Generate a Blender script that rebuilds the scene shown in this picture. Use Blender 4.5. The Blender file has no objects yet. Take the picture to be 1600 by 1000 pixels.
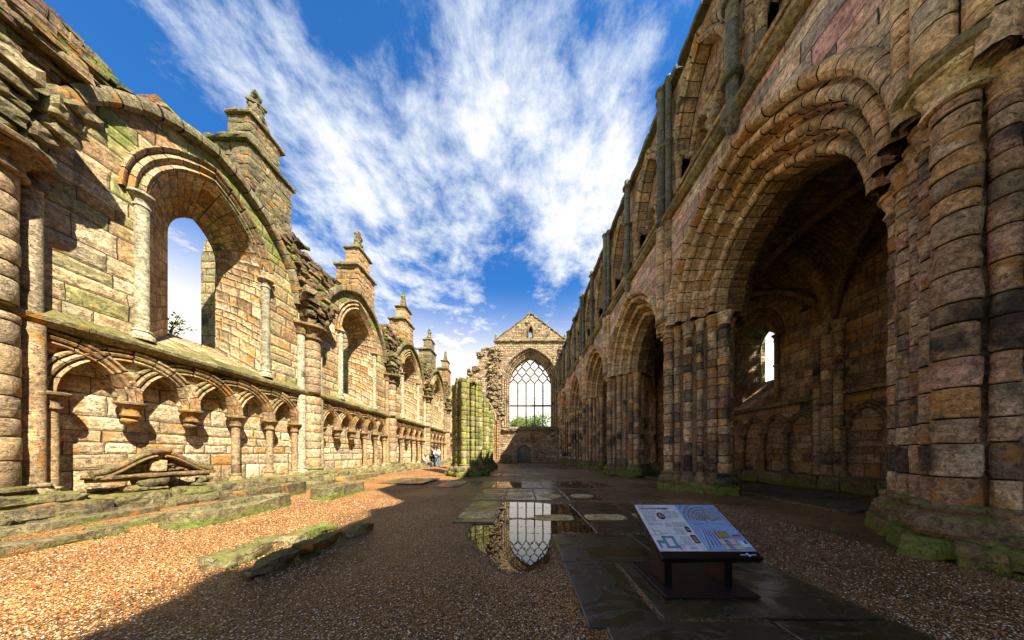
import bpy, bmesh, math, random
from mathutils import Vector, noise, Matrix
random.seed(7)
R = math.radians
# ------------------------------------------------------------------ camera, sky, sun, exposure
sc = bpy.context.scene
H = 1.3
cam_d = bpy.data.cameras.new('camera'); cam = bpy.data.objects.new('camera', cam_d)
sc.collection.objects.link(cam); sc.camera = cam
cam.location = (0, 0, H); cam.rotation_euler = (R(90), 0, 0)
cam_d.sensor_width = 36; cam_d.lens = 380/1600*36
cam_d.shift_x = -13.5/1600; cam_d.shift_y = 208/1600
cam_d.clip_start = .05; cam_d.clip_end = 3000

SUN_DIR = Vector((-1, 1, -1.72)).normalized()
sun_d = bpy.data.lights.new('sun', 'SUN'); sun = bpy.data.objects.new('sun', sun_d)
sc.collection.objects.link(sun)
sun.rotation_euler = SUN_DIR.to_track_quat('-Z', 'Y').to_euler()
sun_d.energy = 4.9; sun_d.angle = R(.5); sun_d.color = (1, .93, .82)
ELEV = math.asin(-SUN_DIR.z)
AZ = math.atan2(-SUN_DIR.x, -SUN_DIR.y)

sc.view_settings.view_transform = 'Standard'; sc.view_settings.look = 'None'
sc.view_settings.gamma = 1; sc.view_settings.exposure = 1.62

class NT:
    """tiny node-tree writer"""
    def __init__(s, t): s.t = t; s.n = t.nodes; s.l = t.links
    def put(s, sock, v):
        if v is None: return
        if isinstance(v, bpy.types.NodeSocket): s.l.new(v, sock)
        else:
            try: sock.default_value = v
            except Exception: sock.default_value = (v, v, v)
    def new(s, ty, **kw):
        n = s.n.new(ty)
        for k, v in kw.items(): setattr(n, k, v)
        return n
    def m(s, op, a, b=None, c=None, clamp=False):
        n = s.new('ShaderNodeMath', operation=op); n.use_clamp = clamp
        for i, v in enumerate((a, b, c)):
            if v is not None: s.put(n.inputs[i], v)
        return n.outputs[0]
    def vm(s, op, a, b=None, c=None):
        n = s.new('ShaderNodeVectorMath', operation=op)
        s.put(n.inputs[0], a); s.put(n.inputs[1], b)
        if op == 'SCALE': s.put(n.inputs['Scale'], c)
        elif c is not None: s.put(n.inputs[2], c)
        return n.outputs['Value'] if op in ('DOT_PRODUCT', 'LENGTH', 'DISTANCE') else n.outputs[0]
    def noise(s, vec, scale, detail=4, rough=.55, dist=0, col=False):
        n = s.new('ShaderNodeTexNoise')
        s.put(n.inputs['Vector'], vec); n.inputs['Scale'].default_value = scale
        n.inputs['Detail'].default_value = detail; n.inputs['Roughness'].default_value = rough
        n.inputs['Distortion'].default_value = dist
        return n.outputs['Color' if col else 'Fac']
    def mr(s, v, a, b, c=0., d=1., smooth=True):
        n = s.new('ShaderNodeMapRange'); n.interpolation_type = 'SMOOTHSTEP' if smooth else 'LINEAR'
        s.put(n.inputs[0], v)
        for i, q in enumerate((a, b, c, d)): s.put(n.inputs[i+1], q)
        return n.outputs[0]
    def mix(s, f, a, b, mode='MIX'):
        n = s.new('ShaderNodeMix', data_type='RGBA', blend_type=mode)
        s.put(n.inputs[0], f)
        for k, v in ((6, a), (7, b)):
            if isinstance(v, (tuple, list)) and len(v) == 3: v = (*v, 1)
            s.put(n.inputs[k], v)
        return n.outputs[2]
    def ramp(s, f, cols, interp='LINEAR'):
        n = s.new('ShaderNodeValToRGB'); cr = n.color_ramp; cr.interpolation = interp
        k = len(cols)
        while len(cr.elements) < k: cr.elements.new(.5)
        for i, c in enumerate(cols):
            cr.elements[i].position = i/(k-1) if interp == 'LINEAR' else i/k
            cr.elements[i].color = (*c, 1)
        s.put(n.inputs[0], f); return n.outputs[0]
    def comb(s, x, y, z=0.):
        n = s.new('ShaderNodeCombineXYZ')
        for i, v in enumerate((x, y, z)): s.put(n.inputs[i], v)
        return n.outputs[0]
    def sep(s, v):
        n = s.new('ShaderNodeSeparateXYZ'); s.put(n.inputs[0], v); return n.outputs
    def white(s, v):
        n = s.new('ShaderNodeTexWhiteNoise', noise_dimensions='3D'); s.put(n.inputs[0], v)
        return n.outputs

w = bpy.data.worlds.new('World'); sc.world = w; w.use_nodes = True
t = NT(w.node_tree); t.n.clear()
sky = t.new('ShaderNodeTexSky', sky_type='NISHITA'); sky.sun_disc = False
sky.sun_elevation = ELEV; sky.sun_rotation = AZ; sky.air_density = 1.0; sky.dust_density = .3; sky.ozone_density = 2.5
tc = t.new('ShaderNodeTexCoord'); D = tc.outputs['Generated']
dx, dy, dz = t.sep(D)
zz = t.m('MAXIMUM', dz, .04)
cp = t.comb(t.m('DIVIDE', dx, zz), t.m('DIVIDE', dy, zz), 0.)
rot = t.new('ShaderNodeMapping'); rot.inputs['Rotation'].default_value = (0, 0, R(38)); rot.inputs['Scale'].default_value = (1.35, .95, 1)
t.put(rot.inputs[0], cp)
n1 = t.noise(rot.outputs[0], 2.1, 10, .66, .25)
n2 = t.noise(cp, 5.2, 9, .68, .15)
dens = t.m('ADD', t.m('MULTIPLY', n1, .50), t.m('MULTIPLY', n2, .52))
def blob(px, py, s, amt):
    d = Vector(((px-813.5)/380, 1, (708-py)/380)).normalized()
    q = t.vm('DOT_PRODUCT', D, tuple(d))
    g = t.m('POWER', t.m('MAXIMUM', q, 0.), s)
    return t.m('MULTIPLY', g, amt)
for b in ((980, 270, 26, .17), (880, 330, 60, .08), (700, 230, 45, .09), (400, 30, 40, .12), (500, 280, 40, .06), (760, 120, 120, .05), (900, 20, 40, .04), (600, 400, 60, .08), (730, 560, 90, .12), (300, 330, 30, .04),
          (800, 440, 260, -.17), (590, 50, 90, -.17), (1070, 60, 70, -.17), (860, 20, 200, -.05), (170, 90, 40, -.12), (890, 470, 500, -.1), (330, 210, 90, -.05), (960,560,120,.1)):
    dens = t.m('ADD', dens, blob(*b))
mask = t.mr(dens, .495, .70)
thick = t.mr(dens, .62, .88)
hor = t.mr(dz, .28, .58, .97, 0.)
mask = t.m('MAXIMUM', mask, hor); thick = t.m('MAXIMUM', thick, t.m('MULTIPLY', hor, .8))
skyc = t.mix(1., sky.outputs[0], (.27, .82, 1.32), 'MULTIPLY')
ccol = t.mix(thick, (4.4, 4.9, 5.6), (9.2, 8.0, 6.5))
out = t.mix(t.m('MULTIPLY', mask, .94), skyc, ccol)
bg = t.new('ShaderNodeBackground'); t.put(bg.inputs[0], out); bg.inputs[1].default_value = .06
wo = t.new('ShaderNodeOutputWorld'); t.l.new(bg.outputs[0], wo.inputs[0])

# ------------------------------------------------------------------ materials
def base_mat(name):
    m = bpy.data.materials.new(name); m.use_nodes = True
    t = NT(m.node_tree); b = t.n['Principled BSDF']
    return m, t, b
def stone(name, cols, mode='id', h=.3, w=.6, moss=0., mosslow=0., soot=0., lichen=0., bump=1., seed=0, mortar=(.12, .09, .06), wv=.6, rough=.86, up=.5, gain=1., vivid=False, pits=.5):
    m, t, b = base_mat(name)
    geo = t.new('ShaderNodeNewGeometry'); P = geo.outputs['Position']
    if mode == 'brick':
        uvn = t.new('ShaderNodeUVMap'); uvn.uv_map = 'UVMap'
        wn = t.vm('SCALE', t.vm('SUBTRACT', t.noise(P, 2.6, 3, .6, col=True), (.5, .5, .5)), None, .075)
        uv = t.vm('ADD', uvn.outputs[0], wn)
        u, v, _ = t.sep(uv)
        v = t.m('ADD', v, t.m('MULTIPLY', t.m('SINE', t.m('MULTIPLY', v, 4.1)), h*.28))
        vr = t.m('DIVIDE', v, h); row = t.m('FLOOR', vr)
        rr = t.white(t.comb(row, 3.7+seed, 0.))[0]
        ur = t.m('ADD', t.m('DIVIDE', u, t.m('MULTIPLY', t.m('ADD', t.m('MULTIPLY', rr, wv), 1-wv/2), w)), t.m('MULTIPLY', rr, 37.))
        ur = t.m('ADD', ur, t.m('MULTIPLY', t.m('SINE', t.m('MULTIPLY', ur, 2.3)), .22))
        col = t.m('FLOOR', ur)
        fu = t.m('FRACT', ur); fv = t.m('FRACT', vr)
        du = t.m('MULTIPLY', t.m('MINIMUM', fu, t.m('SUBTRACT', 1., fu)), w)
        dv = t.m('MULTIPLY', t.m('MINIMUM', fv, t.m('SUBTRACT', 1., fv)), h)
        e = t.m('MINIMUM', du, dv)
        body = t.mr(e, .001, .011)
        belly = t.mr(e, .0, .07)
        wh = t.white(t.comb(col, row, seed+.5)); rid = wh[0]; rc = wh[1]
    else:
        at = t.new('ShaderNodeAttribute'); at.attribute_name = 'rnd'
        rid = at.outputs['Fac']
        rc = t.white(t.comb(rid, seed+1.3, 0.))[1]; body = None
    r1, r2, r3 = t.sep(rc)
    c = t.ramp(rid, cols)
    nm = t.noise(P, 1.7, 5, .6); nf = t.noise(P, 13., 7, .68, .6); ng = t.noise(P, 60., 4, .75)
    c = t.mix(1., c, (1.04, .98, .80), 'MULTIPLY')
    st = t.noise(t.vm('MULTIPLY', P, (1, 1, 5)), 3.2, 6, .65, .8)
    k = t.m('MULTIPLY', t.mr(nm, .25, .75, .72, 1.25), t.mr(nf, .3, .7, .42, 1.42))
    k = t.m('MULTIPLY', k, t.mr(ng, .3, .7, .72, 1.25))
    k = t.m('MULTIPLY', k, t.mr(r2, 0., 1., .72*gain, 1.18*gain, False))
    c = t.mix(1., c, t.comb(k, k, k), 'MULTIPLY')
    c = t.mix(t.m('MULTIPLY', t.mr(st, .52, .66), .45), c, (.16, .10, .05))
    stk = t.m('MULTIPLY', t.noise(t.vm('MULTIPLY', P, (3.4, 3.4, .42)), 1., 6, .68, .6), t.mr(t.noise(P, .55, 3, .5), .35, .65, .75, 1.15))
    c = t.mix(t.m('MULTIPLY', t.mr(stk, .55, .68), .30+.5*min(1, soot)), c, (.035, .028, .020))
    if lichen:
        lm = t.mr(t.m('ADD', t.noise(P, 2.3, 6, .66, .5), t.m('MULTIPLY', r3, .16)), .70-.12*lichen, .76-.1*lichen)
        c = t.mix(t.m('MULTIPLY', lm, .75), c, (.42, .19, .035))
    if soot:
        so = t.m('ADD', t.noise(P, .9, 6, .62, .4), t.m('MULTIPLY', r1, .26))
        so = t.mr(so, .86-.26*soot, 1.0-.26*soot)
        c = t.mix(t.m('MULTIPLY', so, .88), c, (.022, .020, .019))
    if moss or mosslow:
        nz = t.sep(geo.outputs['Normal'])[2]; pz = t.sep(P)[2]
        mm = t.m('ADD', t.noise(P, 1.3, 7, .7, .3), t.m('MULTIPLY', t.m('MAXIMUM', nz, 0.), up*.5))
        if name == 'north_ashlar': mm = t.m('ADD', mm, t.mr(pz, 5.2, 9., 0., .22))
        if mosslow: mm = t.m('ADD', mm, t.mr(pz, 0., mosslow, .34, 0.))
        mk = t.mr(mm, .74-.3*moss, .88-.3*moss)
        mc = t.ramp(nf, [(.035, .055, .008), (.14, .19, .02), (.27, .29, .045)] if vivid else [(.03, .035, .008), (.12, .12, .02), (.24, .21, .04)])
        c = t.mix(t.m('MULTIPLY', mk, t.mr(ng, .35, .65, .45, .95)), c, mc)
    pit = t.mr(t.noise(P, 21., 3, .5, 1.2), .60, .68)
    c = t.mix(t.m('MULTIPLY', pit, pits), c, (.03, .022, .015))
    if body is not None: c = t.mix(body, mortar, c)
    else: c = t.mix(t.m('LESS_THAN', rid, -.5), c, (.022, .017, .012))
    t.put(b.inputs['Base Color'], c); b.inputs['Roughness'].default_value = rough
    b.inputs['Specular IOR Level'].default_value = .25
    hgt = t.m('ADD', t.m('MULTIPLY', nf, .5), t.m('MULTIPLY', ng, .16))
    hgt = t.m('SUBTRACT', hgt, t.m('MULTIPLY', pit, .22))
    hgt = t.m('ADD', hgt, t.m('MULTIPLY', nm, .8))
    hgt = t.m('ADD', hgt, t.m('MULTIPLY', st, .35))
    if body is not None:
        hgt = t.m('ADD', hgt, t.m('MULTIPLY', body, .55)); hgt = t.m('ADD', hgt, t.m('MULTIPLY', belly, .45))
        hgt = t.m('ADD', hgt, t.m('MULTIPLY', rid, .55))
    bp = t.new('ShaderNodeBump'); bp.inputs['Strength'].default_value = 1.; bp.inputs['Distance'].default_value = .045*bump
    t.put(bp.inputs['Height'], hgt); t.l.new(bp.outputs[0], b.inputs['Normal'])
    return m
def plain(name, col, rough=.6, metal=0., emit=None, spec=.4):
    m, t, b = base_mat(name)
    geo = t.new('ShaderNodeNewGeometry')
    n = t.noise(geo.outputs['Position'], 25., 5, .6)
    k = t.mr(n, .2, .8, .8, 1.15)
    t.put(b.inputs['Base Color'], t.mix(1., col, t.comb(k, k, k), 'MULTIPLY'))
    b.inputs['Roughness'].default_value = rough; b.inputs['Metallic'].default_value = metal
    b.inputs['Specular IOR Level'].default_value = spec
    return m

CREAM = (.46, .35, .22); BUFF = (.40, .28, .16); TAN = (.33, .20, .10); PALE = (.52, .43, .31); OCHRE = (.42, .24, .08)
PINK = (.34, .17, .14); GREYST = (.24, .21, .17); DARKST = (.09, .075, .06); GREENST = (.27, .26, .11)
M = {}
M['wallN'] = stone('north_ashlar', [BUFF, GREENST, PALE, CREAM, (.36, .30, .16), TAN, CREAM], 'brick', .33, .62, vivid=True, moss=.33, mosslow=1.2, lichen=.22, soot=.14, seed=1, up=.8, gain=1.18)
M['wallN_low'] = stone('north_arcade_wall_stone', [PALE, CREAM, (.52, .45, .33), BUFF, PALE, (.46, .40, .29)], 'brick', .30, .62, moss=.06, mosslow=.9, lichen=.4, soot=.05, seed=2, gain=1.2)
M['reveal'] = stone('window_reveal_stone', [CREAM, BUFF, PALE, TAN, (.42, .30, .16), CREAM, PALE], 'brick', .27, .42, moss=.08, lichen=.35, soot=.15, seed=3, gain=1.15)
M['wallS'] = stone('south_ashlar', [(.46, .38, .29), (.40, .22, .22), (.48, .38, .28), (.42, .27, .26), (.50, .42, .31), (.30, .26, .24), (.30, .20, .17), (.46, .39, .28)], 'brick', .34, .75, moss=.0, lichen=.12, soot=.22, seed=4, gain=1.45, mortar=(.04, .03, .022))
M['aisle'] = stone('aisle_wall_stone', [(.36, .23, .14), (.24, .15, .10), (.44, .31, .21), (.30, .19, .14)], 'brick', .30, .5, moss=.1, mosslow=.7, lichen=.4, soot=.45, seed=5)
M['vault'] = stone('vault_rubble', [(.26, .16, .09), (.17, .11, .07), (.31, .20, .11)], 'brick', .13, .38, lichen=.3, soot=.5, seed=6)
M['east'] = stone('east_rubble', [(.44, .35, .23), (.34, .28, .19), (.50, .40, .27), (.37, .24, .16), (.26, .22, .15)], 'brick', .24, .4, moss=.26, lichen=.2, soot=.42, seed=7, bump=1.7)
M['shaft'] = stone('warm_drum_stone', [CREAM, BUFF, (.36, .27, .18), PALE, BUFF, (.40, .31, .22)], moss=.10, mosslow=1.0, lichen=.12, soot=.1)
M['pier'] = stone('pier_drum_stone', [(.40, .27, .17), (.22, .15, .10), (.50, .38, .27), (.33, .20, .16), (.44, .33, .22), (.07, .06, .055), (.46, .36, .27), (.42, .24, .10)], moss=.02, mosslow=.9, lichen=.35, soot=.55, bump=1.7, gain=1.35)
M['arch'] = stone('arch_voussoir_stone', [(.46, .35, .23), (.40, .27, .16), (.55, .45, .32), (.34, .22, .14), (.52, .36, .20), (.48, .40, .30)], moss=0., lichen=.3, soot=.25, gain=1.4, bump=1.3)
M['archN'] = stone('carved_warm_stone', [CREAM, BUFF, TAN, (.38, .27, .17)], moss=.08, lichen=.5, soot=.2, up=.9)
M['carved'] = stone('carved_dark_stone', [(.22, .15, .09), (.3, .2, .12), (.18, .13, .09)], moss=.1, lichen=.3, soot=.35, up=.9)
M['trif'] = stone('triforium_stone', [(.40, .30, .21), (.28, .22, .16), (.46, .34, .22), (.22, .18, .14), (.48, .34, .19)], moss=.06, lichen=.35, soot=.38, seed=2, gain=1.3)
M['trifwall'] = stone('triforium_ashlar', [(.40, .28, .19), (.36, .22, .18), (.46, .36, .25), (.3, .22, .16)], 'brick', .3, .5, moss=.05, lichen=.3, soot=.35, seed=9, gain=1.2)
M['dark'] = stone('weathered_dark_stone', [(.17, .17, .13), (.12, .13, .10), (.22, .21, .15)], moss=.26, soot=.3, rough=.7)
M['mossy'] = stone('mossy_stone', [(.30, .25, .15), (.20, .17, .10), (.26, .24, .13)], moss=.48, lichen=.2, soot=.3, up=.7, bump=1.3)
M['rubble'] = stone('mossy_rubble', [(.34, .24, .15), (.16, .12, .08), (.28, .20, .12), (.24, .13, .10), (.10, .08, .05), (.36, .28, .17)], vivid=True, moss=.70, lichen=.3, soot=.42, up=.7, bump=1.4)
M['green'] = stone('algae_green_stone', [(.24, .24, .07), (.20, .21, .05), (.30, .26, .12), (.15, .16, .04), (.34, .30, .18)], vivid=True, moss=.45, soot=.38, lichen=0, up=.3, gain=1.15)
M['plinth'] = stone('mossy_plinth_stone', [(.26, .19, .12), (.17, .13, .08), (.22, .18, .09)], vivid=True, moss=.40, mosslow=.6, soot=.3, bump=1.4)
M['kerb'] = stone('kerb_stone', [(.22, .19, .11), (.17, .15, .08), (.25, .21, .13)], vivid=True, moss=.62, mosslow=.3, soot=.2, lichen=.1, bump=1.6, up=0)
M['pinn'] = stone('pinnacle_ashlar', [(.40, .33, .19), (.33, .29, .15), (.44, .36, .24), (.28, .26, .15)], 'brick', .30, .55, moss=.26, lichen=.2, soot=.22, seed=11)
M['paleshaft'] = stone('pale_grey_shaft_stone', [(.40, .38, .28), (.44, .41, .32), (.36, .35, .24)], moss=.14, lichen=0., soot=.1, pits=.2)
M['flag'] = stone('aisle_flag_stone', [(.20, .15, .10), (.15, .12, .08)], moss=.1, soot=.3)
M['plaque'] = stone('worn_pale_stone', [(.52, .38, .19), (.44, .33, .17)], moss=0., lichen=.2, soot=.0, bump=.4, gain=1.2)
# ------------------------------------------------------------------ mesh helpers
class MB:
    def __init__(s): s.v = []; s.f = []; s.uv = []; s.r = []; s.mi = []; s.mat = 0
    def add(s, vs, fs, uvs=None, rnd=None):
        o = len(s.v); s.v += [tuple(p) for p in vs]
        if rnd is None: rnd = random.random()
        for i, f in enumerate(fs):
            s.f.append(tuple(o+k for k in f)); s.uv.append(uvs[i] if uvs else None); s.r.append(rnd); s.mi.append(s.mat)
    def quad(s, a, b, c, d, uv=None, rnd=None): s.add([a, b, c, d], [(0, 1, 2, 3)], [uv] if uv else None, rnd)
    def box(s, x0, x1, y0, y1, z0, z1, j=0., rnd=None):
        vs = [(x, y, z) for x in (x0, x1) for y in (y0, y1) for z in (z0, z1)]
        if j: vs = [tuple(c+random.uniform(-j, j) for c in p) for p in vs]
        s.add(vs, [(0, 1, 3, 2), (4, 6, 7, 5), (0, 4, 5, 1), (2, 3, 7, 6), (0, 2, 6, 4), (1, 5, 7, 3)], None, rnd)
    def build(s, name, mats, parent=None, smooth=False, loc=None):
        if not isinstance(mats, (list, tuple)): mats = [mats]
        me = bpy.data.meshes.new(name)
        if loc: s.v = [(a-loc[0], b-loc[1], c-loc[2]) for a, b, c in s.v]
        me.from_pydata(s.v, [], s.f)
        for m in mats: me.materials.append(m)
        uvl = me.uv_layers.new(name='UVMap')
        dat = []
        for p, u in zip(me.polygons, s.uv):
            if u is None:
                n = p.normal; ax = max(range(3), key=lambda k: abs(n[k]))
                for vi in p.vertices:
                    c = me.vertices[vi].co
                    dat += ((c.y, c.z) if ax == 0 else (c.x, c.z) if ax == 1 else (c.x, c.y))
            else:
                for q in u: dat += q
        uvl.data.foreach_set('uv', dat)
        a = me.attributes.new('rnd', 'FLOAT', 'FACE'); a.data.foreach_set('value', s.r)
        me.polygons.foreach_set('material_index', s.mi)
        if smooth:
            me.polygons.foreach_set('use_smooth', [True]*len(me.polygons))
            me.update()
            bm = bmesh.new(); bm.from_mesh(me)
            for e in bm.edges:
                if len(e.link_faces) == 2 and e.calc_face_angle(0) > smooth: e.smooth = False
            bm.to_mesh(me); bm.free()
        me.update()
        o = bpy.data.objects.new(name, me); sc.collection.objects.link(o)
        if loc: o.location = loc
        if parent:
            o.parent = parent
            if not loc: o.matrix_parent_inverse = Matrix.Translation(-Vector(parent.location))
        return o
def thing(name, label, cat, loc=(0, 0, 0), group=None):
    o = bpy.data.objects.new(name, None); o.empty_display_size = .3; sc.collection.objects.link(o); o.location = loc
    o['label'] = label; o['category'] = cat
    if group: o['group'] = group
    return o
def tag(o, label=None, cat=None, group=None, kind=None):
    for k, v in (('label', label), ('category', cat), ('group', group), ('kind', kind)):
        if v: o[k] = v
    return o
def nz(x, y=0., z=0., s=1.): return noise.noise(Vector((x*s, y*s, z*s)))

def lathe(mb, cx, cy, prof, seg=12, a0=0., a1=None, rnd=None, sq=None):
    """profile (r, z) spun round a vertical axis"""
    full = a1 is None; a1 = a1 if a1 is not None else a0+2*math.pi
    n = seg if full else seg+1
    vs = []
    for r, z in prof:
        for i in range(n):
            a = a0+(a1-a0)*i/seg
            vs.append((cx+r*math.cos(a), cy+r*math.sin(a), z))
    fs = []; uv = []
    for k in range(len(prof)-1):
        for i in range(seg):
            j = (i+1) % n
            fs.append((k*n+i, k*n+j, (k+1)*n+j, (k+1)*n+i))
            rr = prof[k][0]; uv.append([(rr*6.28*i/seg, prof[k][1]), (rr*6.28*(i+1)/seg, prof[k][1]), (rr*6.28*(i+1)/seg, prof[k+1][1]), (rr*6.28*i/seg, prof[k+1][1])])
    mb.add(vs, fs, uv, rnd)
    if full and prof[-1][0] > .001: mb.add([vs[(len(prof)-1)*n+i] for i in range(n)], [tuple(range(n))], None, rnd)
    if full and prof[0][0] > .001: mb.add([vs[i] for i in range(n)][::-1], [tuple(range(n))], None, rnd)
def drums(mb, cx, cy, r, z0, z1, hs=(.26, .42), seg=12, jit=.05, groove=.014, levels=None, rough=.0):
    """a shaft built of stacked drums with open joints; levels: shared course heights"""
    z = z0; k = 0
    while z < z1-.02:
        if levels:
            nx = [q for q in levels if q > z+.03]; zt = min(nx[0] if nx else z1, z1)
        else: zt = min(z+random.uniform(*hs), z1)
        if z1-zt < .1: zt = z1
        rr = r*(1+random.uniform(-jit, jit)); g = min(groove, r*.2); e = min(.020, (zt-z)*.2)
        ox, oy = random.uniform(-1, 1)*r*jit*.6, random.uniform(-1, 1)*r*jit*.6
        prof = [(rr-g*1.6, z), (rr-g*.6, z+e*.4), (rr, z+e)]
        if rough: prof += [(rr*(1+random.uniform(-rough, rough)), z+(zt-z)*q) for q in (.35, .65)]
        prof += [(rr, zt-e), (rr-g*.6, zt-e*.4), (rr-g*1.6, zt)]
        sd = random.random()*50
        n0 = len(mb.v); f0 = len(mb.r); kk = len(prof)-1
        lathe(mb, cx+ox, cy+oy, prof, seg, a0=random.random()*.5)
        for q in range(seg): mb.r[f0+q] = -1.; mb.r[f0+(kk-1)*seg+q] = -1.
        if rough:
            for q in range(n0, len(mb.v)):
                x, y, zz = mb.v[q]; d = (nz(x*5+sd, y*5, zz*4))*rough*r*2.2+min(0, nz(x*2.5, y*2.5+sd, zz*2))*rough*r*2
                vx, vy = x-cx, y-cy; l = math.hypot(vx, vy) or 1
                mb.v[q] = (x+vx/l*d, y+vy/l*d, zz)
        z = zt
def capital(mb, cx, cy, r, z0, z1, f=1.65, seg=14, leaf=False):
    hh = z1-z0
    prof = [(r*1.0, z0-.04), (r*1.22, z0-.03), (r*1.25, z0), (r*1.02, z0+.03), (r*1.08, z0+hh*.3), (r*1.3, z0+hh*.55), (r*f*.93, z0+hh*.72), (r*f*.90, z0+hh*.76), (r*f*1.05, z0+hh*.8), (r*f*1.08, z0+hh*.92), (r*f, z1)]
    n0 = len(mb.v); lathe(mb, cx, cy, prof, seg)
    if leaf:
        for q in range(n0, len(mb.v)):
            x, y, z = mb.v[q]
            if z0+.02 < z < z0+hh*.78:
                a = math.atan2(y-cy, x-cx); d = math.sin(a*7)*math.sin((z-z0)/hh*9)*r*.16+nz(x*9, y*9, z*9)*r*.25
                mb.v[q] = (x+math.cos(a)*d, y+math.sin(a)*d, z)
def shaft_base(mb, cx, cy, r, z0, z1, seg=14):
    h = z1-z0
    lathe(mb, cx, cy, [(r*1.75, z0), (r*1.75, z0+h*.3), (r*1.65, z0+h*.34), (r*1.6, z0+h*.5), (r*1.3, z0+h*.58), (r*1.22, z0+h*.7), (r*1.4, z0+h*.8), (r*1.35, z0+h*.93), (r*1.02, z1)], seg)
def arch_geo(a, h):
    r = (a*a+h*h)/(2*a); return r, r-a
def arch_sweep(mb, P, uc, zs, a, h, prof, nv=8, groove=.012, jit=.012, stilt=0., sides=(1, -1), tmin=0., tmax=1.):
    """pointed arch: profile (dr, dn) swept as separate voussoirs. P(u, n, z) -> world"""
    r, c = arch_geo(a, h)
    cum = [0.]
    for k in range(1, len(prof)): cum.append(cum[-1]+math.hypot(prof[k][0]-prof[k-1][0], prof[k][1]-prof[k-1][1]))
    for sd in sides:
        for i in range(nv):
            if (i+.5)/nv < tmin or (i+.5)/nv > tmax: continue
            g = groove; t0, t1 = i/nv, (i+1)/nv; dt = t1-t0
            ts = [(t0, -g*1.5), (t0+dt*.032, -g*.1), (t0+dt*.12, 0), (t0+dt*.5, 0), (t1-dt*.12, 0), (t1-dt*.032, -g*.1), (t1, -g*1.5)]
            jr = random.uniform(-jit, jit); jn = random.uniform(-jit, jit)
            vs = []; n = len(prof)
            for tt, ins in ts:
                for k, (dr, dn) in enumerate(prof):
                    rr = r+dr+jr-ins*(1. if k < n-1 else 0); th = tt*math.acos(min(1, c/(r+dr)))
                    u = sd*(-c+rr*math.cos(th)); z = zs+stilt+rr*math.sin(th)
                    vs.append(P(uc+u, dn+jn+ins*(1 if k else 0), z))
            fs = []; uv = []
            for q in range(len(ts)-1):
                for k in range(n-1):
                    fs.append((q*n+k, q*n+k+1, (q+1)*n+k+1, (q+1)*n+k))
                    L0, L1 = ts[q][0]*r*1.2, ts[q+1][0]*r*1.2
                    uv.append([(cum[k], L0), (cum[k+1], L0), (cum[k+1], L1), (cum[k], L1)])
            f0 = len(mb.r); mb.add(vs, fs, uv); m_ = len(ts)-2
            for q in range(n-1): mb.r[f0+q] = -1.; mb.r[f0+m_*(n-1)+q] = -1.
def stilt_sweep(mb, P, uc, z0, z1, a, prof, sides=(1, -1), hs=.3):
    n = len(prof)
    for sd in sides:
        z = z0
        while z < z1-.02:
            zt = min(z+hs, z1); 
            ts = [(z, -.012), (z+.02, 0), (zt-.02, 0), (zt, -.012)]
            vs = [P(uc+sd*(a+dr), dn+i, zz) for zz, i in ts for dr, dn in prof]
            mb.add(vs, [(q*n+k, q*n+k+1, (q+1)*n+k+1, (q+1)*n+k) for q in range(3) for k in range(n-1)])
            z = zt
def rollprof(orders, r, nseg=5):
    """stepped orders (dr, n): a roll at each corner with a quirk beside it"""
    p = [(orders[0][0], 0.)]
    for k, (dr, nf) in enumerate(orders):
        p.append((dr, nf-r*2.2)); p.append((dr+r*.35, nf-r*2.0))
        cx, cy = dr+r*.8, nf-r*.8
        for i in range(nseg+1):
            a = R(205)-R(140)*i/nseg-0
            p.append((cx+r*math.cos(a)*1.0, cy+r*math.sin(a)*1.0)) if False else None
        for i in range(nseg+1):
            a = R(215-160*i/nseg)
            p.append((cx+r*math.cos(a), cy+r*math.sin(a)))
        p.append((dr+r*1.9, nf-r*.9))
        nx = orders[k+1][0] if k+1 < len(orders) else dr+r*4
        # hollow and small roll
        q = (nx-(dr+r*1.9))
        p.append((dr+r*1.9+q*.3, nf-r*.9-.03)); 
        if k+1 < len(orders):
            p.append((dr+r*1.9+q*.5, nf-r*.2)); p.append((dr+r*1.9+q*.8, nf-r*.2)); p.append((nx, nf-r*.9))
    return p
def arch_outline(uc, zs, a, h, z0, n=10, stilt=0.):
    """list of (u, z) from lower left round to lower right"""
    r, c = arch_geo(a, h); th = math.acos(c/r); L = []
    for i in range(n+1):
        q = th*i/n; L.append((uc-(-c+r*math.cos(q)), zs+r*math.sin(q)))
    Rr = [(2*uc-u, z) for u, z in L[::-1]][1:]
    return [(L[0][0], z0)]+L+Rr+[(Rr[-1][0], z0)]
def wall_open(mb, P, u0, u1, z0, ztop, n, outline, zsill):
    """one face (at depth n) of a wall between u0..u1 with one opening; ztop is a function of u"""
    def q(ua, za0, za1, ub, zb0, zb1):
        if ub-ua < 1e-5: return
        mb.quad(P(ua, n, za0), P(ub, n, zb0), P(ub, n, zb1), P(ua, n, za1), [(ua, za0), (ub, zb0), (ub, zb1), (ua, za1)])
    ul, ur = outline[0][0], outline[-1][0]
    def strip(a, b, f0, f1, st=.35):
        k = max(1, int((b-a)/st))
        for i in range(k):
            x, y = a+(b-a)*i/k, a+(b-a)*(i+1)/k; q(x, f0(x), f1(x), y, f0(y), f1(y))
    strip(u0, ul, lambda u: z0, ztop); strip(ur, u1, lambda u: z0, ztop)
    if zsill > z0: strip(ul, ur, lambda u: z0, lambda u: zsill)
    for (a, za), (b, zb) in zip(outline[1:-1], outline[2:-1]): q(a, za, ztop(a), b, zb, ztop(b))
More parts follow.
